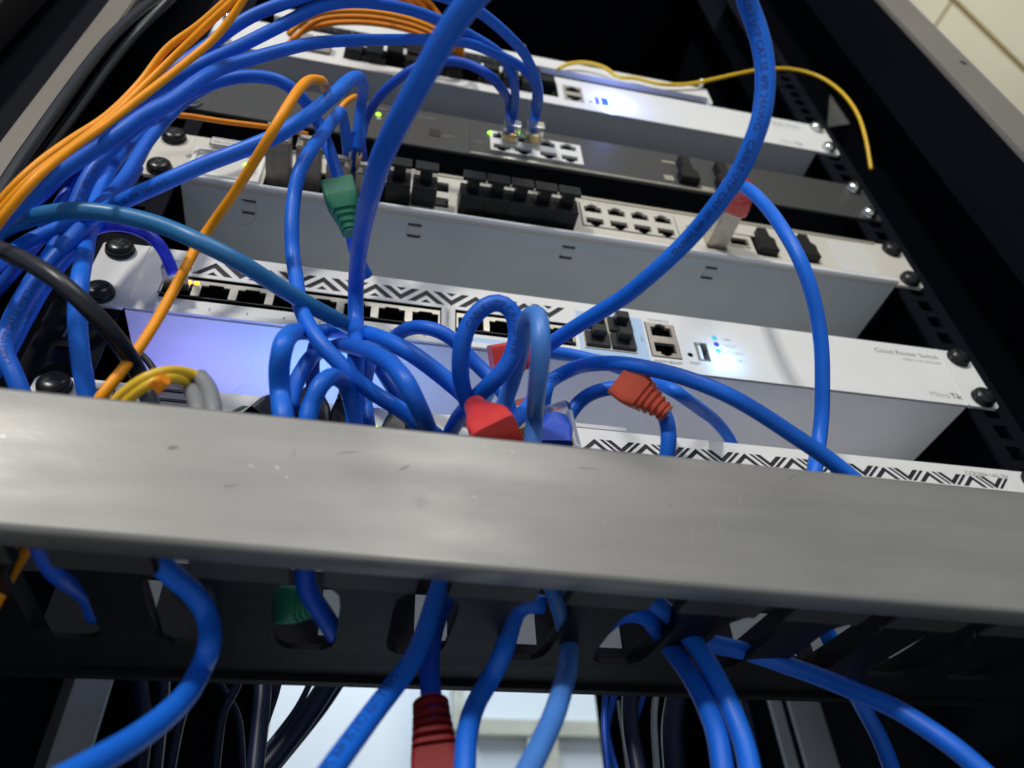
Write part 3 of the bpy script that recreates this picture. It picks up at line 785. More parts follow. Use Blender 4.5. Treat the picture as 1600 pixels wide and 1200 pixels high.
def cable_print(o, path, s0, string, size, r, phi=0., rev=False, m='inkblue'):
    me = text_mesh(string, size)
    bm = bmesh.new(); bm.from_mesh(me)
    for k in range(1, 6):
        y = size*.14*k
        bmesh.ops.bisect_plane(bm, geom=bm.verts[:]+bm.edges[:]+bm.faces[:], plane_co=(0, y, 0), plane_no=(0, 1, 0))
    bm.to_mesh(me); bm.free()
    if rev: path = path[::-1]
    L = [0]
    for i in range(1, len(path)): L.append(L[-1]+(path[i]-path[i-1]).length)
    import bisect
    for v in me.vertices:
        s = s0+v.co.x
        i = min(max(bisect.bisect(L, s)-1, 0), len(path)-2)
        f = (s-L[i])/max(L[i+1]-L[i], 1e-6); f = min(f, 1.5)
        p = path[i].lerp(path[i+1], f)
        t = (path[min(i+2, len(path)-1)]-path[max(i-1, 0)]).normalized()
        n = (CAM-p); n = (n-t*n.dot(t)).normalized(); b = n.cross(t)
        th = (v.co.y-size*.35)/r+phi
        v.co = (p+(n*math.cos(th)+b*math.sin(th))*(r+.07))*S
    me.materials.clear()
    return link('printed_text', me, m, o)
def boot(parent, P0, P1, w0, h0, w1, m, ribs=4, up=None, name='strain_relief_boot', n=26, flat=.45, ribd=.84):
    """lofted boot: wide rounded rectangle at P0 narrowing to a ribbed round neck at P1"""
    ax = (P1-P0); L = ax.length; t = ax.normalized()
    up = up or (CAM-P0); v = (up-t*up.dot(t)).normalized(); u = t.cross(v)
    secs = []
    N = 60
    for i in range(N+1):
        f = i/N
        k = 0 if f < flat*.6 else (f-flat*.6)/(1-flat*.6)
        k = k*k*(3-2*k)*.6+k*.4
        w = w0+(w1-w0)*k; h = h0+(w1-h0)*k; e = .22+.78*k      # roundness
        sc = 1.0
        if ribs and f > flat:
            g = (f-flat)/(1-flat)*ribs; sc = 1.0 if (g % 1) < .55 else ribd
        secs.append((P0+ax*f, w*sc/2, h*sc/2, e))
    vs = []; fs = []; n = 20
    for c, a, b, e in secs:
        for j in range(n):
            th = 2*math.pi*(j+.5)/n; cx, sx = math.cos(th), math.sin(th)
            p = e; x = math.copysign(abs(cx)**p, cx)*a; y = math.copysign(abs(sx)**p, sx)*b
            vs.append(c+u*x+v*y)
    for i in range(len(secs)-1):
        for j in range(n): fs.append([i*n+j, i*n+(j+1) % n, (i+1)*n+(j+1) % n, (i+1)*n+j])
    fs.append(list(range(n))[::-1]); fs.append([(len(secs)-1)*n+j for j in range(n)])
    return obj(name, MB().add(vs, fs), m, parent)
def clear_plug(parent, P0, t, up, L=16, m='clear'):
    t = t.normalized(); v = (up-t*up.dot(t)).normalized(); u = t.cross(v)
    def bx(a0, a1, b0, b1, c0, c1):
        return [P0+t*a+u*b+v*c for a in (a0, a1) for b in (b0, b1) for c in (c0, c1)], [[0, 1, 3, 2], [4, 6, 7, 5], [0, 2, 6, 4], [1, 5, 7, 3], [2, 3, 7, 6], [0, 4, 5, 1]]
    o = obj('plug', MB().add(*bx(0, L, -5.8, 5.8, -3.6, 3.6)).add(*bx(2, L+1, -2.6, 2.6, 4.2, 5.2)), m, parent, bevel=.3)
    g = MB()
    for i in range(8): g.add(*bx(L-6, L+.1, -4.2+i*1.2-.25, -4.2+i*1.2+.25, -3.75, -3.0))
    obj('contact_row', g, 'gold', o)
    return o

GB = 'blue patch cables looped around the rack'
CB = {}
def cable(key, label, pts, mat='blue', dia=6.0, cat='network cable', name='network_cable', group=GB, seg=16, prints=()):
    path = catmull(resolve(pts, dia))
    # small natural irregularities
    o = obj(name, tube(path, dia/2, seg), mat, smooth=True)
    tag(o, label, cat, group)
    for pr_ in prints:
        cable_print(o, path, *pr_[:3], dia/2, **(pr_[3] if len(pr_) > 3 else {}))
    CB[key] = (o, path); return o
PT = 'CABLE UTP CAT.5E 4PR 24AWG'

# --- arcs into the dark router
cable('a', 'blue cable arching over from the top left, rightmost into the dark router', [(-20, 372, 22), (40, 322, 22), (100, 268, 21), (156, 205, 21), (203, 158, 21), (281, 103, 21), (328, 69, 20), (390, 27, 20), (453, 2, 20), (540, -22, 19), (620, -22, 18), (690, -6, 18), (731, 8, 18), (762, 28, 17), (794, 56, 17), (819, 84, 16), (836, 119, 15), (842, 150, 15), (838, 180, -16), (834, 208, -8)], dia=5.4, prints=[(30, PT, 2.9)])
cable('b', 'blue cable running below the orange bundle to the left plug of the dark router', [(-20, 350, 24), (10, 332, 24), (62, 283, 23), (125, 225, 22), (187, 175, 22), (250, 137, 21), (312, 102, 21), (375, 72, 20), (437, 41, 20), (495, 12, 19), (540, 3, 19), (594, 6, 18), (650, 18, 17), (700, 37, 17), (731, 53, 16), (775, 80, 16), (797, 110, 15), (805, 145, 14), (802, 180, -14), (798, 206, -8)], dia=5.4, prints=[(40, PT, 2.9)])
cable('c', 'blue cable bowing across the top switch just under its cages', [(-20, 362, 25), (0, 347, 25), (31, 322, 25), (78, 281, 24), (125, 250, 24), (187, 209, 24), (219, 184, 23), (265, 160, 23), (312, 125, 22), (350, 105, 21), (406, 88, 20), (450, 76, 20), (494, 67, 19), (556, 63, 18), (620, 62, 17), (681, 62, 17), (731, 67, 16), (775, 84, 16), (816, 106, 15), (836, 135, 14), (836, 170, -18), (833, 212, -6)], dia=5.4)
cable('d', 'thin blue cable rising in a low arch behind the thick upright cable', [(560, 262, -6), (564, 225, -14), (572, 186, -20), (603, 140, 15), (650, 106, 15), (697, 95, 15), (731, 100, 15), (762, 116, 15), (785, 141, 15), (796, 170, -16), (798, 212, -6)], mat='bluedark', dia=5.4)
cable('e', 'blue cable arching over the silver router ear and dropping into the green boot', [(-30, 560, 26), (3, 530, 26), (22, 490, 26), (50, 440, 25), (85, 390, 25), (115, 330, 24), (140, 275, 24), (187, 219, 23), (230, 185, 22), (265, 163, 22), (300, 142, 21), (344, 126, 21), (390, 119, 20), (437, 126, 20), (469, 150, 20), (490, 178, 19), (505, 210, 19), (520, 250, 20), (530, 285, 20), (538, 320, 20), (546, 352, 20), (553, 385, 20), (562, 410, 19), (574, 432, 19)], prints=[(50, PT, 2.9)])
cable('f', 'blue cable slanting up across the silver router, then bending down into a blue boot', [(-30, 430, 28), (5, 405, 25), (45, 378, 25), (94, 357, 24.5), (145, 338, 24.5), (187, 317, 25), (250, 288, 26), (312, 260, 25), (375, 236, 25), (430, 213, 25), (480, 182, 24), (520, 150, 23), (543, 128, 22), (559, 121, 21), (567, 135, 19), (564, 165, -36), (560, 200, -26), (557, 235, -16)], mat='bluebright', prints=[(60, PT, 2.9)])
cable('g', 'blue cable hanging from the silver router down the middle, swinging right over the loops', [(545, 262, -8), (541, 215, -26), (535, 180, -40), (523, 185, 19), (506, 208, 20), (485, 236, 22), (467, 270, 22), (459, 310, 22), (456, 350, 23), (457, 394, 23), (462, 430, 23), (472, 487, 25), (500, 535, 26), (530, 567, 26), (556, 594, 26), (590, 618, 26), (622, 638, 25), (655, 662, -60), (690, 685, 22), (712, 700, 22)], mat='bluebright')
cable('F', 'thickest blue cable running diagonally from the top edge down through the middle', [(790, -60, 43), (745, -10, 42), (700, 50, 41), (662, 118, 40), (625, 185, 38), (597, 245, 36), (580, 300, 33), (569, 345, 29), (560, 400, 26), (556, 450, 24), (556, 500, 24), (556, 550, -48), (556, 605, -42), (560, 650, -36), (568, 690, -34)], mat='blue', dia=6.4, prints=[])
cable('R1', 'thick blue cable with black lettering curving down from the top right edge', [(1150, -60, 32), (1166, 0, 31), (1178, 30, 31), (1190, 70, 31), (1196, 110, 31), (1195, 150, 31), (1188, 190, 31), (1174, 228, 31), (1156, 268, 30), (1131, 306, 30), (1105, 340, 29), (1081, 368, 28), (1050, 400, 28), (1012, 434, 27), (975, 464, 26), (925, 495, 25), (885, 520, 24), (856, 540, 23), (836, 552, 23)], dia=6.0, mat='bluebright', prints=[(8, PT+'   '+PT, 3.1, dict(phi=-.1)), ])
cable('T', 'blue cable leaving a red boot on the silver router and falling past the right side', [(1140, 294, -56), (1154, 290, 20), (1175, 300, 20), (1200, 326, 21), (1222, 357, 22), (1247, 400, 23), (1265, 446, 23), (1278, 500, 23), (1284, 550, 23), (1285, 600, 23), (1284, 650, 23), (1279, 695, 23), (1273, 735, -52), (1268, 775, -48)], mat='bluebright')
cable('K', 'petrol-blue cable sweeping from the left edge over the yellow-orange fibre', [(-40, 382, 27), (0, 360, 27), (40, 343, 27), (80, 333, 28), (125, 329, 28), (187, 336, 28), (250, 352, 28), (312, 378, 29), (375, 410, 28.5), (437, 449, 27), (490, 480, 26), (540, 507, 25), (585, 535, 23), (620, 575, 22), (640, 620, 21), (655, 670, -30)], mat='teal', dia=6.4)
cable('v1', 'blue cable falling nearly straight past the lower screw of the zigzag switch', [(336, 128, 18), (290, 150, 18.5), (245, 186, 19), (205, 222, 20), (172, 266, 22), (150, 312, 22.5), (140, 352, 23.5), (131, 405, 27), (124, 445, 28.5), (121, 490, 28.5), (123, 535, 29), (129, 580, 29), (137, 620, 29), (143, 660, 29)], dia=6.2, mat='bluebright', prints=[])
cable('v2', 'blue cable leaning out to the left edge and back under the black cord', [(330, 132, 18), (285, 160, 19), (235, 215, 20), (190, 285, 22), (150, 330, 24), (115, 370, 25), (78, 412, 26), (45, 455, 26), (18, 505, 27), (4, 540, 27), (16, 572, 28), (34, 615, 28), (50, 660, 28)], prints=[(20, PT, 3.0, dict(rev=True))])
cable('v3', 'short violet-blue cable bending into the first copper port of the zigzag switch', [(120, 372, 19), (150, 357, 19), (180, 352, 19), (219, 360, 19), (247, 380, -26), (262, 405, -18), (271, 428, -12)], mat='violet', dia=5.4)
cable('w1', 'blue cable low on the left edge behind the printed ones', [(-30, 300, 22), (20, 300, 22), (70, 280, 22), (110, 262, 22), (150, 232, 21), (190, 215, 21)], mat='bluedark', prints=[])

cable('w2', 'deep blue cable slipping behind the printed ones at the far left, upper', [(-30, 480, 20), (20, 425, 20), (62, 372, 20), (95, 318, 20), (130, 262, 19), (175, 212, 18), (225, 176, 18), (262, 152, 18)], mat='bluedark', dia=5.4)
cable('w3', 'deep blue cable at the far left dropping toward the grey bar corner', [(-30, 610, 22), (8, 560, 22), (40, 500, 22), (75, 440, 21), (112, 392, 21), (150, 350, 20), (190, 300, 19), (215, 262, 18)], mat='blue', dia=5.6, prints=[(30, PT, 2.9)])
cable('w4', 'blue cable tucked under the orange bundle along the far left edge', [(-30, 395, 21), (15, 350, 21), (70, 300, 20), (118, 250, 20), (165, 214, 19), (220, 178, 18), (262, 150, 18), (300, 128, 18)], mat='blue', dia=5.4)

# --- loops above the bar
cable('LA', 'pale blue loop standing left of the tangle, running over to a red boot', [(450, 700, -66), (443, 655, -72), (438, 615, 32), (436, 575, 33), (441, 545, 34), (452, 524, 32), (470, 518, 26), (492, 520, 24), (515, 517, 24), (545, 517, 24.5), (575, 522, 26), (615, 537, 28), (650, 557, 28), (690, 587, 28), (722, 614, 28), (748, 640, 28)], mat='bluebright', dia=6.6)
cable('L2', 'blue loop leaving behind the tall left loop and dropping to the bar centre', [(452, 640, -50), (462, 600, -48), (478, 570, -48), (500, 550, 22), (525, 541, 23), (555, 543, 25), (585, 553, 28), (615, 573, 30), (638, 603, 31), (653, 635, 31), (668, 668, -70), (682, 710, -62)], mat='blue')
cable('L3', 'small blue loop beside the tall left loop', [(476, 705, -60), (480, 660, -68), (486, 630, 29), (498, 605, 30), (513, 590, 29), (530, 592, 27), (543, 606, -52), (550, 630, -48), (556, 680, -44)], mat='bluebright')
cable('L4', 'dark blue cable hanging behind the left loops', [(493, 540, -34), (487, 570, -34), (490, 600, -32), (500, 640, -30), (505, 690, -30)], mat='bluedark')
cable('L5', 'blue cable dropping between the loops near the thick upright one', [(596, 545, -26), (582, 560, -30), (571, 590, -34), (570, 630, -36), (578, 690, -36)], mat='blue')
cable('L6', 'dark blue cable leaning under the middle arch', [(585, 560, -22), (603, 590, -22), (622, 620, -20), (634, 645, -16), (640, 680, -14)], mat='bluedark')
cable('L7', 'blue arch rising behind toward the lettered loop', [(600, 560, -20), (612, 533, -26), (630, 517, 22), (655, 511, 23), (685, 517, 23), (712, 534, 23), (737, 562, 23), (766, 590, 23), (790, 620, -40), (800, 660, -34)], mat='blue')
cable('M1', 'blue loop with black lettering standing above the bar centre', [(800, 700, 25), (770, 680, 26), (742, 650, 27), (724, 612, 27), (719, 570, 28), (725, 525, 28), (738, 497, 28), (757, 478, 28), (778, 471, 28), (798, 482, 28), (808, 512, 28), (803, 550, 28), (787, 580, 28), (762, 604, 28), (738, 628, 27), (712, 660, 25), (695, 700, 24)], prints=[(60, 'CABLE UTP CAT.5E 4PR', 3.3)])
cable('M2', 'pale blue hairpin loop right beside the lettered one', [(770, 700, -50), (782, 650, -54), (797, 605, 26), (811, 560, 27), (817, 525, 28), (822, 502, 29), (832, 491, 30), (842, 498, 31), (845, 530, 32), (843, 570, 32), (839, 610, 31), (835, 655, -72), (832, 705, -66)], mat='bluesoft')
cable('R2', 'blue cable passing behind the orange-red boot and ending at the router top edge', [(820, 552, -28), (850, 550, 20), (885, 553, 20), (925, 562, 20), (965, 574, 20), (1010, 590, 20), (1055, 612, -40), (1095, 640, -22), (1122, 662, ('y', 4)), (1140, 686, ('y', 20)), (1156, 720, ('y', 34))], mat='bluebright')
cable('S', 'long blue cable running from the clear plugs down to the right bar edge', [(848, 640, -40), (852, 610, -48), (868, 590, 22), (898, 575, 23), (934, 568, 24), (975, 569, 25), (1025, 578, 25), (1075, 592, 26), (1128, 613, 26), (1175, 638, 26), (1241, 681, 26), (1287, 712, 26), (1331, 747, 26), (1370, 785, 26)], mat='bluebright', prints=[(10, 'UTP CAT.5E', 3.0)])
cable('U', 'short blue cable curving from the bar to behind the orange-red boot', [(872, 700, -46), (886, 655, 22), (905, 628, 23), (930, 612, 23), (958, 606, 23), (985, 604, -50)], mat='blue')
cable('N1', 'blue cable stub passing behind the pale hairpin loop', [(760, 720, -60), (785, 676, -58), (806, 655, -56), (826, 636, -48), (845, 600, -40)], mat='bluebright')
cable('N2', 'deep blue cable lying just behind the lettered loop', [(748, 645, -24), (765, 610, -20), (790, 585, -18), (815, 570, -18)], mat='bluesoft')

# --- below the bar
cable('B1', 'blue cable leaving the finger duct lowest on the left', [(225, 850, -72), (262, 893, -64), (300, 924, -57), (321, 953, -53), (329, 985, -53), (326, 1014, -55), (316, 1040, 34), (293, 1083, 37), (253, 1123, 40), (205, 1158, 43), (150, 1190, 46), (80, 1230, 50)], mat='bluebright')
cable('B2', 'blue cable with faint lettering leaving the duct left of the ribbed red boot', [(700, 880, -44), (692, 905, -44), (680, 935, -42), (668, 975, -42), (653, 1015, 32), (625, 1060, 34), (589, 1106, 36), (555, 1152, 38), (520, 1200, 41), (490, 1245, 43)], mat='bluebright', prints=[(45, PT, 3.4, dict(phi=-.5))])
cable('B3', 'dark blue cable carrying the ribbed dark red boot below the duct', [(700, 930, -36), (685, 960, -34), (674, 1000, -34), (671, 1040, -36), (673, 1080, -38), (678, 1130, -40)], mat='bluedark', dia=6.2)
cable('B4', 'blue cable descending right of the ribbed red boot', [(850, 945, -44), (822, 942, -44), (806, 955, -42), (797, 985, -42), (786, 1020, -44), (769, 1056, 31), (747, 1092, 33), (734, 1125, 34), (728, 1165, 35), (725, 1235, 37)], mat='bluebright')
cable('B5', 'pale blue cable descending in front of the bright opening', [(858, 900, -60), (868, 928, -48), (880, 965, -46), (888, 1000, 29), (888, 1035, 31), (879, 1075, 34), (864, 1122, 36), (843, 1168, 38), (812, 1230, 41)], mat='bluesoft')
cable('B6', 'left one of two blue cables lying side by side, with black lettering', [(935, 985, -44), (970, 958, -48), (1008, 962, -46), (1030, 990, 28), (1055, 1022, 30), (1083, 1062, 31), (1106, 1108, 33), (1122, 1155, 34), (1133, 1235, 36)], mat='blue', prints=[(32, 'CAT.5E UTP', 3.3)])
cable('B7', 'right one of two blue cables lying side by side', [(975, 935, -58), (1005, 932, -52), (1033, 948, -50), (1062, 978, 29), (1095, 1018, 31), (1125, 1070, 32), (1148, 1120, 33), (1165, 1170, 34), (1178, 1240, 36)], mat='bluebright')
cable('B8', 'blue cable running from the duct to the lower right corner', [(1075, 985, -40), (1097, 1001, -38), (1162, 1017, 28), (1225, 1038, 28), (1287, 1060, 29), (1345, 1084, 30), (1397, 1106, 31), (1450, 1139, 32), (1500, 1175, 33), (1560, 1230, 35)], mat='blue')
cable('B9', 'darker blue cable crossing under the one toward the lower right corner', [(1275, 950, -36), (1288, 980, -30), (1308, 1022, -24), (1326, 1062, -16), (1350, 1108, 23), (1374, 1152, 24), (1404, 1230, 25)], mat='blue')
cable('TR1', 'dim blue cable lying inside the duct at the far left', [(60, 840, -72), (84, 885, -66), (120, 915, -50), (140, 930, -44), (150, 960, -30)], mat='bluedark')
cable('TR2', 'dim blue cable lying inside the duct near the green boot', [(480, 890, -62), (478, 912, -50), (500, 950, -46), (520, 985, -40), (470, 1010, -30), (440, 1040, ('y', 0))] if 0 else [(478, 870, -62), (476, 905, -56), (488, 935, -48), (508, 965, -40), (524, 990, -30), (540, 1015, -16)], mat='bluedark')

# boots and plugs (children of their cables)
def end(key, i=-1): return CB[key][1][i]
o, p = CB['e']
A = atD(528, 288, 336); B = atD(547, 365, 330)
boot(o, A, B, 14.5, 12, 7.2, 'green', ribs=4, flat=.5)
o, p = CB['f']
A = onY(557, 268, -3); B = onY(556, 205, -24)
boot(o, A, B, 12.5, 10, 8, 'bluebox', ribs=0, flat=.8, name='blue_boot')
o, p = CB['LA']
A = atD(782, 694, 226); B = atD(742, 634, 246)
boot(o, A, B, 16, 14, 7.5, 'red', ribs=0, flat=.35, up=Vector((1, -.4, .6)))
o, p = CB['R1']
A = onY(768, 566, -24); B = onY(852, 552, -28)
boot(o, A, B, 15, 12, 7.2, 'red', ribs=5, flat=.5)
o = CB['U'][0]
o3 = cable('X3', 'short blue cable dropping from the orange-red boot behind the bar', [(1018, 622, 24), (1034, 640, 24), (1043, 662, 25), (1045, 690, 25), (1040, 725, 25)], mat='bluebright')
boot(o3, atD(972, 592, 292), atD(1042, 646, 284), 15, 11.5, 7.4, 'redorange', ribs=5, flat=.42)
o = CB['T'][0]
boot(o, Vector((97, -30.2, 99.8)), onY(1156, 288, -66), 20, 17, 10, 'red', ribs=3, flat=.5)
o = CB['B3'][0]
boot(o, onY(684, 1240, -44), onY(673, 1100, -38), 13, 11, 10.5, 'reddark', ribs=6, flat=.34, ribd=.62)
o = CB['TR2'][0]
boot(o, onY(438, 945, -38), onY(497, 945, -44), 11, 9, 7, 'green', ribs=4, flat=.5)
for key in ('a', 'b'):
    o, p = CB[key]; clear_plug(o, p[-1]+Vector((0, -7, 0)), Vector((0, 1, 0)), Vector((0, 0, 1)), L=13)
o, p = CB['v3']; clear_plug(o, Vector((-201.5, -13, -3.6)), Vector((0, 1, 0)), Vector((0, 0, 1)), L=13)
o = CB['S'][0]; clear_plug(o, onY(866, 634, -44), Vector((.25, .35, -.9)), Vector((0, 0, 1)), L=18)
o = CB['N1'][0]; clear_plug(o, onY(812, 628, -34), Vector((.5, .6, -.4)), Vector((.3, 0, 1)), L=16)
o = CB['U'][0]
A = onY(866, 705, -48); B = onY(866, 662, -46)
boot(o, A, B, 13, 11, 12, 'bluebox', ribs=0, flat=.9, name='blue_boot')

# dark plugs under the left loops, and dark boots at the feet of the rear cables
bk = thing('cable_plug', 'black plug with a chunky latch half hidden behind the tall left loop', 'cable plug', (0, 0, 0))
boot(bk, onY(405, 668, -42), onY(452, 628, -40), 15, 12, 10, 'cordblack', ribs=0, flat=.6, name='plug_body')
obj('latch_tab', MB().box(0, 3, -48, -38, 0, 8), 'plugblack', bk, tuple(onY(466, 634, -42)-Vector((1.5, -43, 4))))
boot(CB['L4'][0], onY(492, 672, -30), onY(489, 610, -31), 12, 10, 7.6, 'cordblack', ribs=0, flat=.6)
boot(CB['L5'][0], onY(540, 680, -26), onY(545, 612, -28), 13, 11, 8, 'cordblack', ribs=3, flat=.5)
boot(CB['L6'][0], onY(612, 700, -12), onY(622, 640, -16), 11, 9, 7.6, 'cordblack', ribs=0, flat=.6)

# --- orange and yellow fibres
GO = 'orange fibre cords on the left side'
def fibre(key, label, pts, mat='orange', dia=3.0, group=GO, **k): return cable(key, label, pts, mat, dia, 'fibre cable', 'fibre_cable', group, seg=12, **k)
fibre('O1', 'orange fibre on the outer edge of the bundle at upper left', [(-20, 340, 14), (25, 288, 14), (62, 254, 14), (110, 219, 13), (165, 183, 13), (218, 131, 12), (262, 75, 12), (310, 40, 12), (360, -5, 12), (400, -45, 12)])
fibre('O2', 'orange fibre in the middle of the bundle at upper left', [(-20, 358, 14), (28, 298, 14), (65, 262, 14), (113, 226, 13), (170, 186, 13), (225, 135, 12), (276, 85, 12), (325, 38, 12), (376, -10, 12), (410, -45, 12)], mat='orange')
fibre('O3', 'orange fibre on the inner edge of the bundle at upper left', [(-20, 372, 15), (20, 320, 15), (60, 275, 15), (112, 232, 14), (172, 190, 13), (230, 145, 13), (290, 98, 12), (335, 60, 12), (360, 30, 12), (395, -25, 12)], mat='orange')
fibre('O4', 'long orange fibre hooking over and falling diagonally past the zigzag switch', [(513, 165, -30), (508, 140, 15), (500, 125, 15), (487, 124, 15), (470, 136, 16), (447, 170, 16.5), (425, 207, 17), (400, 248, 16.5), (366, 302, 16), (330, 352, 15.5), (306, 388, 15.8), (287, 424, 16.2), (258, 478, 17), (228, 528, 17.6), (190, 580, 18.4), (158, 620, 19), (130, 665, 19)], dia=3.75)
fibre('O5', 'thin orange fibre lying level above the name plate', [(262, 178, -20), (300, 182, -18), (344, 189, -16), (400, 196, -14), (450, 203, -12), (480, 210, -8)], dia=3.0, mat='orangedeep')
fibre('O6', 'short orange fibre stub showing below the bent blue cable', [(525, 185, -28), (533, 168, -32), (545, 156, -33), (558, 151, -30), (566, 165, -18)], dia=3.2)
for i, (dy, dx, mt, yy) in enumerate(((0, 0, 'orangedeep', -30), (9, 4, 'orange', -24), (18, 10, 'orangedeep', -18), (27, 0, 'orangedeep', -12))):
    fibre('OT%d' % i, ['uppermost orange fibre arching over the top switch', 'second orange fibre arching over the top switch', 'third orange fibre arching over the top switch', 'lowest orange fibre arching over the top switch'][i],
          [(446+dx, 46+dy, yy), (470+dx, 24+dy, yy-8), (503, 12+dy, yy-14), (550, 8+dy, yy-16), (600, 12+dy, yy-16), (650, 24+dy, yy-14), (690, 42+dy, yy-10), (715, 62+dy*.7, yy-4), (722, 84+dy*.3, -6)], mat=mt, dia=3.6, group='orange fibres over the top switch')
for i, (x, mt) in enumerate(((612, 'orangedeep'), (626, 'orange'), (640, 'orange'), (654, 'orangedeep'))):
    fibre('OU%d' % i, ['orange fibre entering the top edge, leftmost of four', 'orange fibre entering the top edge, second of four', 'orange fibre entering the top edge, third of four', 'orange fibre entering the top edge, rightmost of four'][i], [(x-30, -50, -60), (x, -10, -40), (x+20, 8, -30), (x+38, 22+i*3, -22), (x+60, 35+i*3, -14)], mat=mt, dia=3.4, group='orange fibres at the top edge')
fibre('O8', 'outer orange fibre crossing the lower left edge under the bar', [(70, 820, -60), (48, 850, 17), (25, 885, 17), (5, 922, 18), (-20, 965, 18)], mat='orange')
fibre('O9', 'inner orange fibre crossing the lower left edge under the bar', [(45, 820, -62), (22, 850, 17), (2, 880, 18), (-25, 925, 18)], mat='orangedeep', dia=3.4)
fibre('Y1', 'single yellow fibre waving across the top right behind the blue cable', [(872, 108, -4), (885, 101, -6), (915, 98, -8), (945, 106, -8), (965, 120, -6), (992, 122, -6), (1030, 131, -6), (1070, 132, -6), (1110, 125, -8), (1150, 116, -10), (1190, 109, -10), (1235, 108, -12), (1275, 118, -14), (1310, 140, -16), (1338, 175, -14), (1352, 215, -8), (1361, 265, ('y', 3))], mat='yellow', group='yellow fibres', dia=3.0)
fibre('YA', 'yellow fibre with grey boot, upper of the pair at the lower left', [(150, 660, 17), (184, 622, 17), (205, 604, 17), (230, 588, 17), (258, 579, 17), (285, 580, 16), (305, 585, 16), (316, 592, 16)], mat='yellow', group='yellow fibres', dia=3.0)
fibre('YB', 'yellow fibre with grey boot, lower of the pair at the lower left', [(165, 665, 17), (196, 628, 17), (215, 611, 17), (240, 596, 17), (262, 590, 17), (285, 593, 16), (294, 599, 16)], mat='yellow', group='yellow fibres', dia=3.0)
def bent_boot(o, pts, dia, m):
    path = catmull(resolve(pts, dia)); mb = tube(path, dia/2, 14)
    return obj('strain_relief_boot', mb, m, o, smooth=True)
bent_boot(CB['YA'][0], [(311, 588, 26), (322, 600, 26), (330, 620, 27), (334, 645, 28), (338, 680, 28)], 4.9, 'grayboot')
bent_boot(CB['YB'][0], [(288, 595, 25), (298, 606, 26), (306, 625, 27), (310, 645, 28), (312, 680, 28)], 4.9, 'grayboot')
a = atD(236, 610, 205); b = atD(256, 596, 205)
ft = boot(CB['YB'][0], atD(244, 604, 206), atD(258, 592, 205), 3.8, 3.8, 3.4, 'orangedeep', ribs=0, flat=.9, name='duplex_clip')
# duplex fibre plug, dark, under the grey boots
lc = thing('fibre_plug', 'small dark blue-black duplex plug under the yellow fibres', 'fibre plug', (0, 0, 0))
c = onY(272, 624, -30)
pb = MB()
for k in range(5): pb.box(c.x-8, c.x+8, c.y-6+k*.001, c.y+6, c.z-14+k*4.4, c.z-11.4+k*4.4)
pb.box(c.x-7, c.x+7, c.y-5, c.y+26, c.z-16, c.z+6)
obj('plug_body', pb, 'navy', lc, bevel=.4)

# --- black cords
GK = 'black power cords'
def cord(key, label, pts, mat='cordblack', dia=6.5, **k): return cable(key, label, pts, mat, dia, 'power cord', 'power_cord', GK, seg=14)
cord('K1', 'black cord running from the left edge down behind the yellow-orange fibre', [(-40, 375, 27), (-5, 388, 27.5), (41, 408, 29), (94, 441, 30), (140, 483, 29.6), (187, 536, 28.6), (214, 578, 27.6), (232, 620, 26.8), (245, 670, -62)], dia=5.8)
cord('K2', 'thin black wire curving over the violet-lit underside', [(160, 505, -34), (190, 534, -34), (219, 552, -32), (240, 577, -30), (249, 612, -28), (250, 660, -28)], dia=2.6)
cord('K3', 'glossy black cord running up beside the left taupe post', [(-60, 420, -40), (-10, 320, -40), (25, 262, -40), (60, 211, -40), (97, 158, -40), (138, 102, -38), (176, 56, -36), (222, 14, -36), (280, -30, -36)], dia=6)
cord('K4', 'dull black cord just inside the glossy one at upper left', [(20, 300, 15), (70, 240, 15), (120, 175, 14), (170, 105, 14), (215, 50, 14), (265, 0, 14), (300, -40, 14)], dia=6)
k4 = [((411, 1060), (407, 1120), (396, 1230), 24), ((437, 1060), (424, 1105), (398, 1180), 10), ((488, 1060), (462, 1110), (392, 1200), 9), ((520, 1055), (478, 1120), (395, 1225), 30), ((535, 1060), (495, 1118), (420, 1210), 16), ((375, 1060), (350, 1110), (335, 1210), 12), ((340, 1060), (372, 1120), (380, 1220), 9), ((300, 1060), (280, 1130), (262, 1220), 14), ((215, 1055), (225, 1130), (215, 1220), 22), ((255, 1060), (250, 1130), (240, 1220), 18)]
lab4 = ['thick dark cord hanging behind, left of the bright opening', 'thin dark cord beside the thick hanging one', 'thin dark cord slanting across the bright opening', 'widest dark cord slanting across the bright opening', 'dark cord on the right flank of the slanting bunch', 'dark cord hanging in front of the rear shadow', 'thin dark wire crossing the hanging cords', 'dark cord hanging beside the blue cable at lower left', 'dark cord next to the grey rear post', 'dark cord between the rear post and blue cable']
for i, (a, b, c, w) in enumerate(k4):
    Y = 90+12*i; dep = (onY(*b, Y)-CAM).length
    d3 = w*dep/FPX*.98
    cable('KH%d' % i, lab4[i], [(*a, ('y', Y)), ((a[0]+b[0])/2+1, (a[1]+b[1])/2, ('y', Y)), (*b, ('y', Y)), (*c, ('y', Y))], 'navy', d3, 'cord', 'hanging_cord', 'dark cords hanging at the back', seg=10)
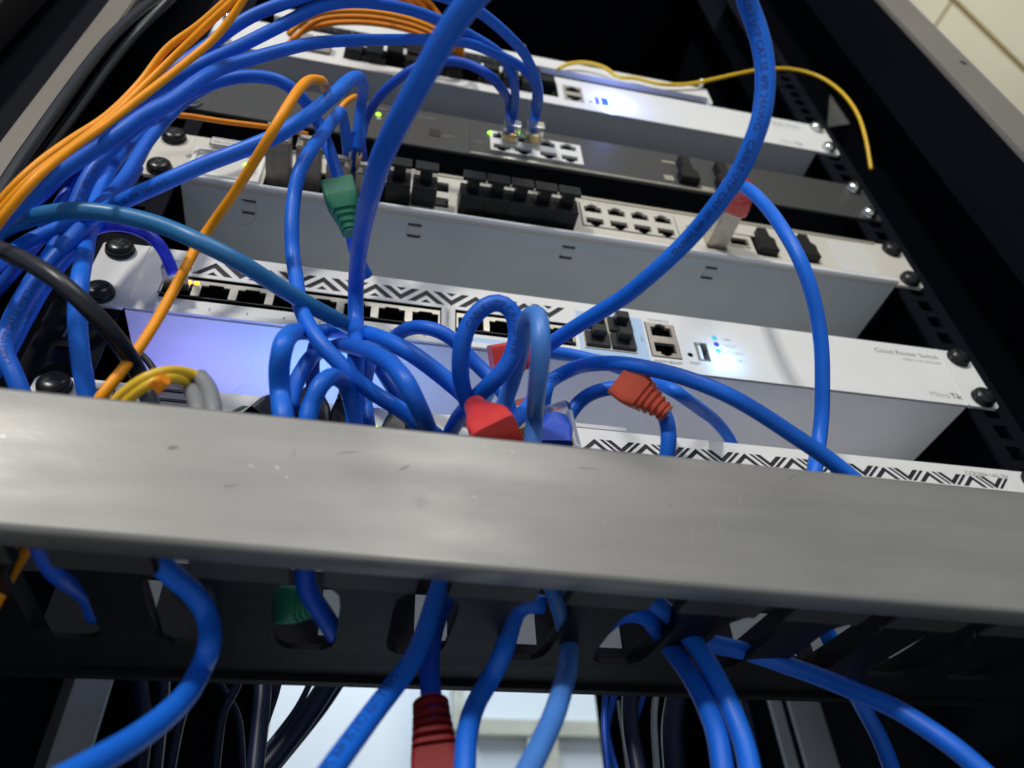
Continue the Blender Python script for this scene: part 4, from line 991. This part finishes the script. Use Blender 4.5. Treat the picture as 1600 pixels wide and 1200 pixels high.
k5 = [((948, 1075), (944, 1130), (950, 1220), 9, 'bluedark'), ((962, 1080), (948, 1140), (966, 1220), 10, 'bluedark'), ((985, 1070), (986, 1140), (1000, 1220), 24, 'navy'), ((1010, 1075), (990, 1140), (1005, 1220), 8, 'bluedark'), ((1026, 1080), (1022, 1130), (1028, 1225), 9, 'greypaint'), ((1060, 1070), (1050, 1140), (1055, 1220), 30, 'navy'), ((1160, 1080), (1172, 1130), (1190, 1220), 12, 'navy'), ((966, 1095), (972, 1140), (982, 1220), 4, 'inklight')]
lab5 = ['deep blue cord bordering the bright opening on its right', 'second deep blue cord right of the bright opening', 'thick dark cord hanging right of the bright opening', 'bowed dark blue cord right of the bright opening', 'slim grey cord hanging right of the bright opening', 'widest dark cord hanging behind the paired blue cables', 'dark cord hanging right of the paired blue cables', 'very thin pale wire hanging right of the bright opening']
for i, (a, b, c, w, mt) in enumerate(k5):
    Y = 100+12*i; dep = (onY(*b, Y)-CAM).length
    cable('KR%d' % i, lab5[i], [(*a, ('y', Y)), ((a[0]+b[0])/2-1, (a[1]+b[1])/2, ('y', Y)), (*b, ('y', Y)), (*c, ('y', Y))], mt, w*dep/FPX, 'cord', 'hanging_cord', 'dark cords hanging at the back', seg=10)

# --- plastic tag stuck on the cabinet wall, upper right
tg = [(1312, 92), (1330, 118), (1352, 124), (1357, 140), (1342, 160), (1328, 195), (1292, 200), (1296, 150), (1302, 120)]
w_ = [onY(x, y, 40) for x, y in tg]
mb = MB().plate([(p.x, p.z) for p in w_][::-1], [], 38.5, 39.2)
tt = obj('plastic_tag', mb, 'tape'); tag(tt, 'crumpled translucent plastic scrap beside the yellow fibre, upper right', 'plastic scrap')

# =================================================================== LIGHT
def area(name, loc, target, size, power, color, shape='SQUARE', sy=None):
    l = bpy.data.lights.new(name, 'AREA'); l.energy = power; l.color = color; l.size = size; l.shape = shape
    if sy: l.shape = 'RECTANGLE'; l.size_y = sy
    o = bpy.data.objects.new(name, l); COL.objects.link(o); o.location = Vector(loc)*S
    o.rotation_euler = (Vector(target)-Vector(loc)).to_track_quat('-Z', 'Y').to_euler(); return o
def point(name, loc, power, color, r=.002):
    l = bpy.data.lights.new(name, 'POINT'); l.energy = power; l.color = color; l.shadow_soft_size = r
    o = bpy.data.objects.new(name, l); COL.objects.link(o); o.location = Vector(loc)*S; return o
area('room_lamp', (-1250, -2050, 900), (0, -20, 0), .16, 37, (1, .965, .90))
area('ceiling_lamp', (120, -1800, 1040), (0, 0, 0), .55, 14, (1, .97, .93))
area('ceiling_fill', (1500, 200, 1100), (1500, 300, 1900), .6, 2.9, (1, .93, .80))  # unseen lamp added only to brighten the cream ceiling
area('rear_wall_fill', (200, 1200, 1500), (200, 2000, 300), .8, 21, (.72, .86, 1))  # unseen lamp added to brighten the white rear wall
point('blue_status_glow', (-158, 34, -60), .022, (.25, .27, 1.0), .004)
point('blue_status_glow', (-120, 40, -60), .020, (.20, .30, 1.0), .004)
point('violet_status_glow', (-196, 40, -60), .022, (.30, .25, 1.0), .004)
point('cyan_status_glow', (-131, 22, -56), .016, (.02, .55, 1.0), .003)
point('panel_light_glow', (75.5, -5, -9), .012, (.22, .55, 1.0), .0015)
point('top_light_glow', (54, -8, 6*UU-4), .05, (.22, .32, 1.0), .002)

w = bpy.data.worlds.new('World'); scene.world = w; w.use_nodes = True
w.node_tree.nodes['Background'].inputs[0].default_value = (.66, .82, 1.0, 1)
w.node_tree.nodes['Background'].inputs[1].default_value = .28

cd = bpy.data.cameras.new('camera'); co = bpy.data.objects.new('camera', cd); COL.objects.link(co)
co.location = CAM*S; co.rotation_euler = rot.to_euler()
cd.sensor_width = 36; cd.sensor_fit = 'HORIZONTAL'; cd.lens = FPX/1600*36
cd.clip_start = .005; cd.clip_end = 50
cd.dof.use_dof = True; cd.dof.focus_distance = .31; cd.dof.aperture_fstop = 10
scene.camera = co
scene.view_settings.view_transform = 'Standard'; scene.view_settings.look = 'None'; scene.view_settings.exposure = 0; scene.view_settings.gamma = 1
scene.cycles.use_denoising = True
scene.cycles.max_bounces = 8
